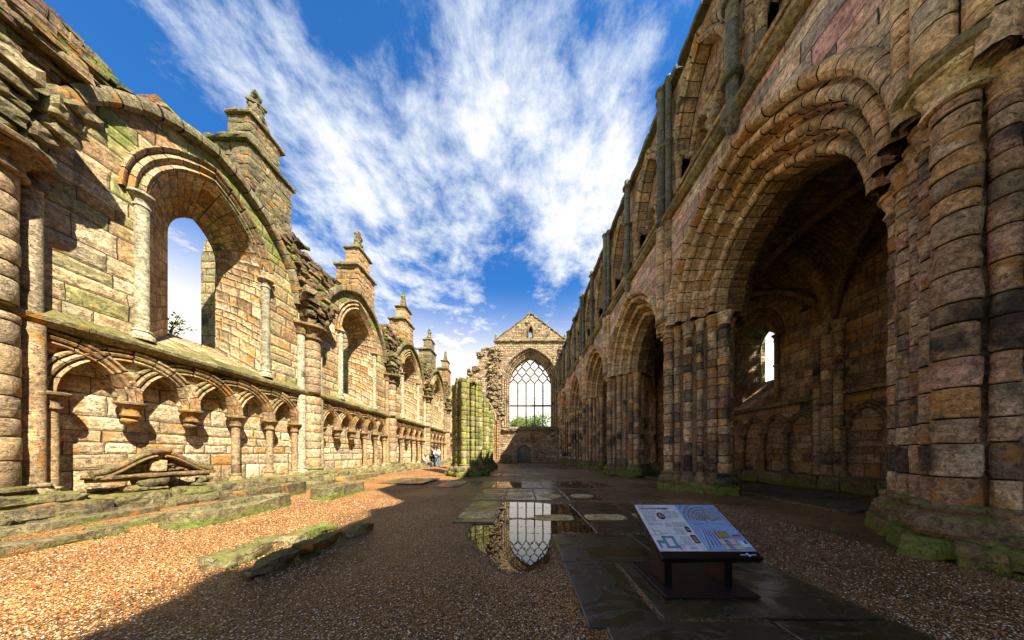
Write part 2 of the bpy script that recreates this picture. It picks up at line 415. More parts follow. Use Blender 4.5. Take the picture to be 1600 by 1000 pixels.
def reveal(mb, P, o1, n1, o2, n2, sill=True):
    L = 0.
    for (a, b, c, d) in zip(o1[:-1], o1[1:], o2[1:], o2[:-1]):
        s = math.hypot(b[0]-a[0], b[1]-a[1]); w = abs(n2-n1)+.3
        mb.quad(P(a[0], n1, a[1]), P(b[0], n1, b[1]), P(c[0], n2, c[1]), P(d[0], n2, d[1]), [(0, L), (0, L+s), (w, L+s), (w, L)]); L += s
    if sill: mb.quad(P(o1[0][0], n1, o1[0][1]), P(o1[-1][0], n1, o1[-1][1]), P(o2[-1][0], n2, o2[-1][1]), P(o2[0][0], n2, o2[0][1]))
def rock(mb, cx, cy, cz, sx, sy, sz, rough=.06, sub=5, pw=.35, rz=0., rnd=None, seed=None, tilt=0.):
    """weathered block: subdivided box, rounded and roughened; (cx,cy,cz) centre of its underside"""
    seed = random.random()*99 if seed is None else seed
    nx, ny, nzv = (max(2, int(sub*s/max(sx, sy, sz)+.5)+1) for s in (sx, sy, sz))
    idx = {}; vs = []; fs = []
    def V(i, j, k):
        if (i, j, k) not in idx:
            x, y, z = (2*i/nx-1, 2*j/ny-1, 2*k/nzv-1)
            e = [abs(x), abs(y), abs(z)]
            m = 1.
            s_ = sorted(e)
            m = 1-pw*.5*max(0, s_[1]-.6)*max(0, s_[2]-.5)*2
            px, py, pz = x*m*sx/2, y*m*sy/2, z*m*sz/2
            q = Vector((px+seed, py+seed*.7, pz))
            d = noise.noise(q*3.5)*rough*1.3+noise.noise(q*9)*rough*.6
            px += d*(x if abs(x) > .99 else .3*x); py += d*(y if abs(y) > .99 else .3*y); pz += d*(z if abs(z) > .99 else .2*z)
            pz += px*tilt
            c, s2 = math.cos(rz), math.sin(rz)
            idx[(i, j, k)] = len(vs); vs.append((cx+px*c-py*s2, cy+px*s2+py*c, cz+sz/2+pz))
        return idx[(i, j, k)]
    for i in range(nx):
        for j in range(ny):
            fs.append((V(i, j, 0), V(i, j+1, 0), V(i+1, j+1, 0), V(i+1, j, 0))); fs.append((V(i, j, nzv), V(i+1, j, nzv), V(i+1, j+1, nzv), V(i, j+1, nzv)))
    for i in range(nx):
        for k in range(nzv):
            fs.append((V(i, 0, k), V(i+1, 0, k), V(i+1, 0, k+1), V(i, 0, k+1))); fs.append((V(i, ny, k), V(i, ny, k+1), V(i+1, ny, k+1), V(i+1, ny, k)))
    for j in range(ny):
        for k in range(nzv):
            fs.append((V(0, j, k), V(0, j, k+1), V(0, j+1, k+1), V(0, j+1, k))); fs.append((V(nx, j, k), V(nx, j+1, k), V(nx, j+1, k+1), V(nx, j, k+1)))
    mb.add(vs, fs, None, rnd)
# ------------------------------------------------------------------ ground
XN, XC, XA = -8.2, 6.4, 11.2            # north wall face, south arcade centre line, south aisle wall face
BAY = 5.77
YP = [2.98+BAY*n for n in range(-2, 6)]  # south piers
YR = [3.62+BAY*n for n in range(-1, 6)]  # north responds
PUD = [(-.25, 5.9, .55, .5), (-.25, 4.9, .5, .8), (-.1, 3.9, .5, .9), (0, 3.3, .4, .6), (.3, 5.6, .7, .7), (1.0, 5.3, .8, .8), (1.8, 5.5, .8, .8), (2.4, 5.6, .6, .5), (.2, 4.5, .45, .8), (-.65, 4.2, .2, .5), (1.4, 4.5, .9, .45),
       (-.4, 10.2, 1.0, .8), (2.2, 10.2, 1.1, .9), (-1.2, 10.5, .6, .6)]
def pud(x, y):
    d = 0
    for a, b, rx, ry in PUD: d = max(d, 1-math.hypot((x-a)/rx, (y-b)/ry)*.72)
    return max(0, d)
def ground_z(x, y):
    z = .15*min(1, max(0, (-x-3.5)/3.5))
    z += nz(x, y, 0, .5)*.018+nz(x, y, 3, 2.2)*.007
    p = pud(x, y)
    if p > 0: z -= min(1, p*3)*.035*(1 if x > -1.1 else .7)
    return z+.004
def water_mat():
    m = bpy.data.materials.new('puddle_water'); m.use_nodes = True; t = NT(m.node_tree); t.n.clear()
    geo = t.new('ShaderNodeNewGeometry')
    n = t.noise(geo.outputs['Position'], 5., 2, .5)
    bp = t.new('ShaderNodeBump'); bp.inputs['Distance'].default_value = .0012; bp.inputs['Strength'].default_value = .35; t.put(bp.inputs['Height'], n)
    g = t.new('ShaderNodeBsdfGlossy'); g.inputs['Roughness'].default_value = .0; g.inputs['Color'].default_value = (1, 1, 1, 1); t.l.new(bp.outputs[0], g.inputs['Normal'])
    tr = t.new('ShaderNodeBsdfTransparent'); tr.inputs[0].default_value = (.62, .55, .42, 1)
    f = t.new('ShaderNodeFresnel'); f.inputs['IOR'].default_value = 2.15
    mx = t.new('ShaderNodeMixShader'); t.l.new(f.outputs[0], mx.inputs[0]); t.l.new(tr.outputs[0], mx.inputs[1]); t.l.new(g.outputs[0], mx.inputs[2])
    o = t.new('ShaderNodeOutputMaterial'); t.l.new(mx.outputs[0], o.inputs[0]); return m
def gravel_mat():
    m, t, b = base_mat('gravel')
    P = t.new('ShaderNodeNewGeometry').outputs['Position']
    P2 = t.vm('MULTIPLY', P, (1, 1, .3))
    P2 = t.vm('ADD', P2, t.vm('SCALE', t.noise(P, 20., 2, .5, col=True), None, .03))
    v = t.new('ShaderNodeTexVoronoi'); v.inputs['Scale'].default_value = 88.; t.put(v.inputs['Vector'], P2)
    r = t.sep(v.outputs['Color'])
    c = t.ramp(r[0], [(.07, .03, .014), (.52, .23, .07), (.66, .34, .12), (.28, .12, .045), (.78, .50, .22), (.58, .24, .07), (.92, .74, .50), (.10, .045, .022)], 'CONSTANT')
    c = t.mix(1., c, (1.06, .89, .60), 'MULTIPLY')
    wet = t.m('MAXIMUM', t.mr(t.sep(P)[2], -.006, .020, 1., 0.), t.m('MULTIPLY', t.mr(t.noise(P, .8, 5, .6), .58, .72), .4))
    t.put(b.inputs['Roughness'], t.m('SUBTRACT', .6, t.m('MULTIPLY', wet, .35)))
    wk = t.m('SUBTRACT', 1., t.m('MULTIPLY', wet, .5)); c = t.mix(1., c, t.comb(wk, wk, wk), 'MULTIPLY')
    big = t.noise(P, .7, 6, .65); k = t.mr(big, .3, .7, .66, 1.2); k = t.m('MULTIPLY', k, t.mr(v.outputs['Distance'], .0, .75, 1.15, .35))
    c = t.mix(1., c, t.comb(k, k, k), 'MULTIPLY')
    t.put(b.inputs['Base Color'], c); b.inputs['Specular IOR Level'].default_value = .35
    bp = t.new('ShaderNodeBump'); bp.inputs['Distance'].default_value = .012; bp.inputs['Strength'].default_value = 1.
    t.put(bp.inputs['Height'], t.m('ADD', t.m('SUBTRACT', 1., v.outputs['Distance']), t.m('MULTIPLY', r[1], .6))); t.l.new(bp.outputs[0], b.inputs['Normal'])
    return m
M['gravel'] = gravel_mat(); M['water'] = water_mat()
def grid(name, mat, x0, x1, nx, y0, y1, ny, f):
    vs = [(x0+(x1-x0)*i/nx, y0+(y1-y0)*j/ny) for i in range(nx+1) for j in range(ny+1)]
    me = bpy.data.meshes.new(name)
    me.from_pydata([(x, y, f(x, y)) for x, y in vs], [], [(i*(ny+1)+j, (i+1)*(ny+1)+j, (i+1)*(ny+1)+j+1, i*(ny+1)+j+1) for i in range(nx) for j in range(ny)])
    me.materials.append(mat); me.polygons.foreach_set('use_smooth', [True]*len(me.polygons))
    o = bpy.data.objects.new(name, me); sc.collection.objects.link(o); return o
tag(grid('gravel_ground', M['gravel'], -8.6, 11.4, 250, -8, 34, 420, ground_z), kind='structure')
def grass_mat():
    m, t, b = base_mat('grass'); P = t.new('ShaderNodeNewGeometry').outputs['Position']
    c = t.ramp(t.noise(P, 2.5, 8, .7), [(.03, .05, .01), (.08, .12, .02), (.13, .17, .03)]); t.put(b.inputs['Base Color'], c); b.inputs['Roughness'].default_value = .9
    return m
M['grass'] = grass_mat()
tag(grid('lawn', M['grass'], -900, 900, 60, -300, 1500, 60, lambda x, y: -.06), kind='structure')
def hill_z(x, y): return -3+26*math.exp(-((x-30)/190)**2)*min(1, max(0, (y-130)/160))+nz(x, y, 0, .02)*3
tag(grid('hill', M['grass'], -400, 500, 60, 120, 500, 30, hill_z), kind='structure')
mb = MB(); mb.quad((-1.5, 2.3, -.012), (2.86, 2.3, -.012), (2.86, 6.5, -.012), (-1.5, 6.5, -.012)); mb.quad((-2.6, 8.9, -.010), (4.0, 8.9, -.010), (4.0, 11.6, -.010), (-2.6, 11.6, -.010))
tag(mb.build('puddle_water', M['water']), kind='structure')
# loose pebbles in the foreground
def pebble_mat():
    m, t, b = base_mat('pebbles'); at = t.new('ShaderNodeAttribute'); at.attribute_name = 'rnd'
    c = t.ramp(at.outputs['Fac'], [(.09, .04, .02), (.52, .24, .07), (.66, .34, .12), (.26, .11, .05), (.78, .48, .20), (.56, .22, .06), (.92, .75, .50)], 'CONSTANT')
    t.put(b.inputs['Base Color'], c); b.inputs['Roughness'].default_value = .45; return m
M['pebble'] = pebble_mat()
def on_slab(x, y):
    return (x > .45 and x < 2.9 and y < 3.9) or (x > -1.2 and x < 2.9 and 4.4 < y < 9) 
mb = MB(); OC = [(1, 0, 0), (0, 1, 0), (-1, 0, 0), (0, -1, 0), (0, 0, .75), (0, 0, -.5), ]
rs = random.Random(3)
for k in range(52000):
    y = 1.55+5.2*rs.random()**2.0; x = (rs.random()*2-1)*min(2.35*y+.3, 6.3)
    if x > 5.0 or on_slab(x, y): continue
    s = rs.uniform(.0035, .0080)*(1+.10*y); a = rs.random()*6.28; ca, sa = math.cos(a), math.sin(a); q = rs.uniform(.6, 1.)
    z = ground_z(x, y)
    vs = [(x+s*(vx*ca-vy*q*sa), y+s*(vx*sa+vy*q*ca), z+s*(vz*.7+.25)) for vx, vy, vz in OC]
    mb.add(vs, [(0, 1, 4), (1, 2, 4), (2, 3, 4), (3, 0, 4)], None, rs.random())
tag(mb.build('loose_pebbles', M['pebble'], smooth=R(80)), kind='stuff')

# ------------------------------------------------------------------ paving: wet ledger slabs
def slab_mat():
    m, t, b = base_mat('wet_slab'); P = t.new('ShaderNodeNewGeometry').outputs['Position']
    at = t.new('ShaderNodeAttribute'); at.attribute_name = 'rnd'
    n = t.noise(P, 1.6, 7, .65, .6); f = t.noise(P, 26., 6, .7); wv = t.noise(t.vm('MULTIPLY', P, (1, 1.7, 1)), 1.1, 5, .55, 2.2)
    c = t.ramp(n, [(.018, .014, .006), (.034, .026, .010), (.060, .046, .018)])
    k = t.m('MULTIPLY', t.mr(f, .2, .8, .7, 1.4), t.mr(at.outputs['Fac'], 0, 1, .75, 1.25))
    c = t.mix(1., c, t.comb(k, k, k), 'MULTIPLY')
    c = t.mix(t.m('MULTIPLY', t.mr(t.noise(P, 4., 8, .72), .64, .72), .6), c, (.16, .13, .06))
    edge = t.mr(t.m('ABSOLUTE', t.m('SUBTRACT', wv, .5)), .0, .018, 1., 0.)
    c = t.mix(t.m('MULTIPLY', edge, .35), c, (.16, .14, .10))  # pale wavy lines, highlights painted into the wet stone colour
    t.put(b.inputs['Base Color'], c)
    t.put(b.inputs['Roughness'], t.m('ADD', t.mr(wv, .40, .60, .12, .36), t.m('MULTIPLY', f, .08)))
    b.inputs['Specular IOR Level'].default_value = .6
    bp = t.new('ShaderNodeBump'); bp.inputs['Distance'].default_value = .006; bp.inputs['Strength'].default_value = .6
    t.put(bp.inputs['Height'], t.m('ADD', t.m('MULTIPLY', f, .3), t.m('MULTIPLY', wv, 2.))); t.l.new(bp.outputs[0], b.inputs['Normal'])
    return m
M['slab'] = slab_mat()
def slab(x0, x1, y0, y1, ztop, label, plq=None, oval=True):
    g = .012; mb = MB(); sd = random.random()*30; n = 7
    pts = []
    def edge(a, b):
        for i in range(n):
            q = i/n; x, y = a[0]+(b[0]-a[0])*q, a[1]+(b[1]-a[1])*q
            pts.append((x+nz(x, y, sd, 4)*.012, y+nz(x, y, sd+5, 4)*.012))
    A = (x0+g, y0+g); B = (x1-g, y0+g); C = (x1-g, y1-g); Dd = (x0+g, y1-g)
    edge(A, B); edge(B, C); edge(C, Dd); edge(Dd, A)
    N = len(pts); cx, cy = (x0+x1)/2, (y0+y1)/2; tl = random.uniform(-.003, .003); rd = random.random()
    def Z(x, y): return ztop+tl*(x-cx)+tl*.7*(y-cy)
    vs = [(x, y, ztop-.09) for x, y in pts]+[(x, y, Z(x, y)-.006) for x, y in pts]+[(cx+(x-cx)*(1-.012/abs(x1-x0)*2), cy+(y-cy)*(1-.012/abs(y1-y0)*2), Z(x, y)) for x, y in pts]
    fs = [(i, (i+1) % N, N+(i+1) % N, N+i) for i in range(N)]+[(N+i, N+(i+1) % N, 2*N+(i+1) % N, 2*N+i) for i in range(N)]+[tuple(range(2*N, 3*N))]
    mb.add(vs, fs, None, rd)
    o = mb.build('ledger_stone', M['slab']); tag(o, label, 'grave slab', 'dark wet slabs laid in the nave floor')
    if plq:
        px, py, w, h = plq; mb = MB(); P_ = []
        for i in range(40):
            a = 2*math.pi*i/40; e = 1. if oval else .42
            c_, s_ = math.cos(a), math.sin(a)
            wob = 1+nz(c_*2, s_*2, sd)*.03
            P_.append((px+w/2*abs(c_)**e*(1 if c_ > 0 else -1)*wob, py+h/2*abs(s_)**e*(1 if s_ > 0 else -1)*wob))
        vs = [(x, y, ztop-.004) for x, y in P_]+[(px+(x-px)*.97, py+(y-py)*.97, ztop+.013) for x, y in P_]
        mb.add(vs, [(i, (i+1) % 40, 40+(i+1) % 40, 40+i) for i in range(40)]+[tuple(range(40, 80))])
        mb.build('inset_panel', M['plaque'], o)
    return o
Wt = -.012
slab(.49, 1.69, 2.86, 3.87, .022, 'broad dark wet slab with a pale drip mark, just left of the information panel')
slab(1.70, 2.84, 2.86, 3.87, .020, 'dark wet slab directly behind the information panel, right of the slab with a drip mark')
slab(.49, 1.09, 1.77, 2.85, .024, 'narrow wet slab left of the information panel base, its left side against the gravel')
slab(1.10, 2.85, 1.88, 2.85, .018, 'largest wet slab, carrying the information panel')
slab(.62, 1.9, .85, 1.87, .02, 'wet slab at the bottom edge of the paving, left of a mossy joint')
slab(1.91, 2.88, .85, 1.87, .022, 'wet slab at the bottom right corner of the paving beside the gravel')
slab(-1.28, -.50, 4.5, 6.55, .02, 'olive wet slab left of the puddle holding a pale rounded oblong panel', (-.89, 5.05, .74, .58), False)
slab(.12, 1.22, 3.95, 6.5, -.016, 'submerged slab under the puddle with an oblong inset, beside the window reflection', (.68, 4.95, .8, .42), False)
slab(1.24, 2.36, 3.95, 6.5, -.004, 'wet slab behind the panel with a pale oblong inset, right of the submerged one', (1.72, 4.95, .82, .42), False)
slab(2.38, 3.1, 4.4, 6.5, -.002, 'slab half hidden by the panel with a pale inset at its left edge', (2.5, 5.0, .3, .42), False)
for k, (a, b) in enumerate(((-1.36, -.47), (-.46, .42), (.43, 1.33), (1.34, 2.3))):
    ordn = ['leftmost', 'second from left', 'third from left', 'rightmost'][k]
    s_ = slab(a, b, 6.66, 8.75, .012, f'square wet slab with pale oval, {ordn} in the row of four', ((a+b)/2+.02, 7.3, .68, .62))
    if k < 2:
        mb = MB(); lathe(mb, 0, 0, [(.33, .008), (.31, .025)], 30); o2 = mb.build('inset_panel', M['plaque'], s_); o2.location = ((a+b)/2+.04, 8.2, 0); o2.scale = (1, .7, 1)
for k, (a, b, c, d, z) in enumerate(((-3.3, -2.35, 9.2, 11.2, .03), (-2.3, -1.1, 9.0, 11.3, -.0), (-1.08, .0, 9.0, 11.3, -.012), (.02, .85, 9.0, 11.3, .012), (.87, 1.6, 9.0, 11.3, .014), (1.62, 2.9, 9.0, 11.3, -.016), (2.92, 4.2, 9.3, 11.3, -.006))):
    ordn = ['leftmost one, with a pale round inset in the sun', 'second from left', 'third from the left, mostly under water', 'fourth from the left, grey and drier', 'fifth from the left, grey and drier', 'sixth from the left, mostly under water', 'rightmost'][k]
    slab(a, b, c, d, z, f'far row slab, {ordn}', (-2.75, 10.2, .8, 1.3) if k == 0 else None)
for k, (a, b, c, d, l) in enumerate(((-2.2, -1.2, 13.4, 15.2, 'dark slab at the foot of the green pier'), (-1.1, .1, 13.6, 15.2, 'pale edged slab in the gravel right of the green pier'), (.6, 1.9, 14, 15.6, 'lone grey slab in the middle of the far gravel'), (-.1, 2.1, 20, 25, 'long dark slab before the great east window'), (2.2, 3.9, 20, 24, 'dark slab right of the long one before the east window'), (-5.7, -3.9, 9.6, 11.8, 'dull brown slab in sunlit gravel near the green pier'))):
    slab(a, b, c, d, .03 if k < 5 else .105, l)

# ------------------------------------------------------------------ north aisle wall
PN = lambda u, n, z: (XN+n, u, z)
NW = thing('north_aisle_wall', 'sunlit ruined wall of pale mossy stone on the left with windows and interlaced arcading', 'wall', (XN, 14, 0))
def top_n(u, uc):
    r_, c_ = arch_geo(2.3, 2.85); d = abs(u-uc)+c_; rr = r_+.28
    rib = 6.35+math.sqrt(max(0, rr*rr-d*d)) if d < rr else 0
    return max(8.75+nz(u, 0, 0, 1.3)*.45+nz(u, 5, 0, 4)*.15, rib-.02)
CW = [3.62+BAY*k+2.885 for k in range(-1, 5)]
rib_prof = [(.02, -.05), (.02, .10), (.07, .16), (.19, .18), (.26, .15), (.27, -.02)]
jprof = [(0, -.28), (0, -.1), (.03, -.06), (.02, .0), (.06, .045), (.11, .0), (.13, -.05), (.17, .03), (.22, .06), (.27, .02), (.29, -.03), (.33, .05), (.38, .07), (.40, -.02)]
for k, uc in enumerate(CW):
    y0, y1 = uc-2.885, uc+2.885
    A = arch_outline(uc, 6.78, 1.16, 1.72, 3.75, 10); B = arch_outline(uc+.47, 7.15, .51, .85, 4.45, 10)
    tp = lambda u, uc=uc: top_n(u, uc)
    mb = MB()
    wall_open(mb, PN, y0, y1, 3.5, tp, 0., A, 3.75)
    wall_open(mb, PN, y0, y1, 0., tp, -1.2, B, 4.5)
    q = 24
    for i in range(q):
        a, b = y0+(y1-y0)*i/q, y0+(y1-y0)*(i+1)/q
        mb.quad(PN(a, 0, tp(a)), PN(b, 0, tp(b)), PN(b, -1.2, tp(b)), PN(a, -1.2, tp(a)))
    if k == 0: mb.quad(PN(y0, 0, 0), PN(y0, -1.2, 0), PN(y0, -1.2, tp(y0)), PN(y0, 0, tp(y0)))
    mb.build('wall_bay', M['wallN'], NW)
    win = MB(); reveal(win, PN, A, -.0, B, -1.18)
    win = win.build('window_reveal', M['reveal'], NW)
    mb = MB(); arch_sweep(mb, PN, uc, 6.78, 1.16, 1.72, jprof, nv=7, groove=.006, jit=.004)
    mb.build('window_arch', M['archN'], win, smooth=R(50))
    for sd in (-1, 1):
        mb = MB(); cx, cy = XN+.05, uc+sd*1.27
        lathe(mb, cx, cy, [(.10, 3.78), (.10, 6.6)], 14); capital(mb, cx, cy, .095, 6.6, 6.84, 1.9); shaft_base(mb, cx, cy, .1, 3.72, 3.95)
        mb.build('jamb_shaft', M['paleshaft'], win, smooth=R(45))
    mb = MB(); arch_sweep(mb, PN, uc, 6.35, 2.3, 2.85, rib_prof, nv=11, groove=.01, jit=.012, tmin=.06 if k < 5 else .3, sides=(1, -1))
    mb.build('wall_rib', M['mossy'], NW, smooth=R(40))
    # blind arcade
    caps = [uc-2.35+.94*i for i in range(6)]
    mb = MB()
    mb.quad(PN(y0, -.2, .3), PN(y1, -.2, .3), PN(y1, -.2, 3.5), PN(y0, -.2, 3.5), [(y0, .3), (y1, .3), (y1, 3.5), (y0, 3.5)])
    mb.build('arcade_back_wall', M['wallN_low'], NW)
    mb = MB()
    def env(u):
        return 2.36+min(math.sqrt(max(0, .84**2-(u-c_)**2)) for c_ in near)
    for i in range(5):
        near = (caps[i], caps[i+1]); n_ = 14
        for j in range(n_):
            a, b = caps[i]+.94*j/n_, caps[i]+.94*(j+1)/n_
            za, zb = env(a), env(b)
            mb.quad(PN(a, 0, za), PN(b, 0, zb), PN(b, 0, 3.5), PN(a, 0, 3.5), [(a, za), (b, zb), (b, 3.5), (a, 3.5)])
            mb.quad(PN(a, 0, za), PN(b, 0, zb), PN(b, -.2, zb), PN(a, -.2, za))
    for a, b in ((y0, caps[0]), (caps[5], y1)):
        mb.quad(PN(a, 0, .4), PN(b, 0, .4), PN(b, 0, 3.5), PN(a, 0, 3.5), [(a, .4), (b, .4), (b, 3.5), (a, 3.5)])
        mb.quad(PN(b if a == y0 else a, 0, .4), PN(b if a == y0 else a, -.2, .4), PN(b if a == y0 else a, -.2, 3.5), PN(b if a == y0 else a, 0, 3.5))
    ar = mb.build('blind_arcade', M['wallN_low'], NW)
    ip = [(-.12, -.06), (-.12, .05), (-.095, .085), (-.06, .06), (-.04, .03), (-.02, .085), (.02, .10), (.05, .06), (.06, .03), (.085, .085), (.12, .09), (.135, .05), (.135, -.02)]
    for i in range(6):
        mb = MB(); sds = (1,) if i == 0 else (-1,) if i == 5 else (1, -1)
        arch_sweep(mb, lambda u, n, z: (XN+n+.02*(1 if (u > caps[i]) else -.2), u, z), caps[i], 2.36, .94, .94-(.0 if 0 < i < 5 else .0), ip, nv=5, groove=.006, jit=.004, sides=sds)
        mb.build('interlaced_arch', M['archN'], ar, smooth=R(45))
    broken = {0: (1, 2), 1: (1, 2), 2: (2,), 3: (1, 3), 4: (2,), 5: ()}[(k-1) % 6] if k else ()
    for i in range(6):
        mb = MB(); cx, cy = XN+.03, caps[i]
        if i in (0, 5): cy += .06 if i == 0 else -.06
        capital(mb, cx, cy, .10, 2.1, 2.36, 1.9, 16, True)
        if i in broken:
            lathe(mb, cx-.03, cy, [(.02, 1.86), (.09, 1.9), (.12, 1.97), (.08, 2.04), (.11, 2.1)], 12)
        mb.build('arcade_capital', M['carved'], ar, smooth=R(40))
        if i not in broken:
            mb = MB(); lathe(mb, cx, cy, [(.085, .7), (.088, 1.2), (.084, 2.1)], 14); shaft_base(mb, cx, cy, .09, .5, .72)
            mb.build('arcade_shaft', M['shaft'], ar, smooth=R(50))
    # string course, in lengths
    mb = MB(); u = y0
    while u < y1-.01:
        v = min(u+random.uniform(.7, 1.2), y1); d = random.uniform(-.012, .012); s_ = random.random()
        pr = [(-.02, 3.42), (.10+d, 3.45), (.22+d, 3.54+d), (.235+d, 3.60), (.20+d, 3.64+d), (.0, 3.80)]
        m_ = 5
        for i in range(m_):
            a, b = u+.004+(v-u-.008)*i/m_, u+.004+(v-u-.008)*(i+1)/m_
            vs = [PN(a, n+nz(a, z, s_, 3)*.02*(n > 0), z+nz(a, n*4, s_+4, 3)*.012) for n, z in pr]+[PN(b, n+nz(b, z, s_, 3)*.02*(n > 0), z+nz(b, n*4, s_+4, 3)*.012) for n, z in pr]
            mb.add(vs, [(j, j+1, 7+j, 6+j) for j in range(5)]+([(0, 1, 2, 3, 4, 5)] if i == 0 else []), None, s_)
        u = v
    mb.build('string_course', M['mossy'], NW, smooth=R(30))
# responds
for k, y in enumerate(YR[:-1]):
    rt = MB(); cx = XN+.16
    drums(rt, cx, y, .27, .75, 3.45, (.28, .5), 18, .02, .01); drums(rt, cx, y, .26, 3.6, 5.7, (.25, .4), 18, .02, .01)
    o = rt.build('respond', M['shaft'], NW, smooth=R(50))
    for sd in (-1, 1):
        mb = MB(); cy = y+sd*.40; c2 = XN+.10
        r_ = .125
        lathe(mb, c2, cy, [(r_, .78), (r_*1.02, 2), (r_, 3.44)], 16)
        if not (k == 1 and sd == -1): lathe(mb, c2-.02, cy, [(r_*.9, 3.62), (r_*.9, 5.75)], 16)
        shaft_base(mb, c2, cy, r_, .55, .8)
        mb.build('respond_shaft', M['paleshaft'] if k % 2 == 0 else M['shaft'], o, smooth=R(50))
    mb = MB(); capital(mb, cx, y, .27, 5.66, 6.12, 1.75, 36, True)
    for sd in (-1, 1): capital(mb, XN+.08, y+sd*.40, .12, 5.72, 6.10, 1.9, 18, True)
    mb.build('respond_capital', M['carved'], o, smooth=R(40))
    mb = MB(); shaft_base(mb, cx, y, .27, .45, .78, 20); rock(mb, XN+.2, y, .42, .9, 1.5, .2, .05, 6); rock(mb, XN+.25, y, .12, 1.15, 1.8, .36, .07, 7)
    mb.build('respond_plinth', M['mossy'], o)
# bench and stepped plinth along the foot
mb = MB(); u = -2.
while u < 32:
    L = random.uniform(.8, 1.6); rock(mb, XN+.16, u+L/2, .12, .95, L-.015, .40+random.uniform(-.02, .02), .05, 7)
    if random.random() < .8: rock(mb, XN+.42, u+L/2+.2, .05, .85, L*.95, .27, .06, 7)
    u += L
mb.build('plinth_course', M['mossy'], NW)
# torn rubble of the fallen vault above the ribs
rr_ = random.Random(11)
for k, uc in enumerate(CW):
    mb = MB(); r_, c_ = arch_geo(2.3, 2.85); z = 6.15
    y0, y1 = uc-2.885, uc+2.885
    while z < 9.5:
        hh = rr_.uniform(.06, .15); u = y0-rr_.random()*.3
        while u < y1:
            L = rr_.uniform(.18, .6); m_ = u+L/2; zc = z+hh/2
            d = math.hypot(abs(m_-uc)+c_, max(0, zc-6.35)); near = min(abs(m_-y0), abs(m_-y1))
            if d > r_+.30+.06 and zc < top_n(m_, uc)+.12+nz(m_, zc, 2, 2)*.2:
                dep = .04+.42*math.exp(-(near/(.35+.33*(z-6)))**2)*min(1., .45+(z-6.1)*.45)+.12*max(0, nz(m_, zc, 9, 2.2))*2
                if nz(m_, zc, 1, 1.1) < -.15: dep *= .45
                dep *= rr_.uniform(.7, 1.15)*.6
                if z > 8.3: dep *= .8
                ang = rr_.uniform(-.07, .07)
                rock(mb, XN+dep/2-.3, m_, z, dep+.6, L-.008, hh-.004, .045, 4, .12, tilt=ang, rz=rr_.uniform(-.12, .12))
            u += L
        z += hh
    # capping stones through the wall's thickness
    u = y0
    while u < y1:
        L = rr_.uniform(.3, .9); m_ = u+L/2; tz = top_n(m_, uc)
        if rr_.random() < .85: rock(mb, XN-.65+rr_.uniform(-.1, .1), m_, tz-.08, 1.15+rr_.uniform(0, .25), L, rr_.uniform(.10, .2), .05, 6, .5)
        u += L
    mb.build('vault_rubble', M['rubble'], NW)
    # springer stub of the lost vault above each capital
for k, y in enumerate(YR[:-1]):
    mb = MB()
    for j in range(5):
        zz = 6.12+j*.24; w_ = .5
        for s_ in (-1, 0, 1):
            rock(mb, XN+.22+.045*j, y+s_*(.24+.06*j), zz, .45+.05*j, .27+.04*j, .23, .06, 4, rz=s_*.35, tilt=-.05)
    mb.build('vault_springer', M['mossy'] if k % 2 else M['rubble'], NW)
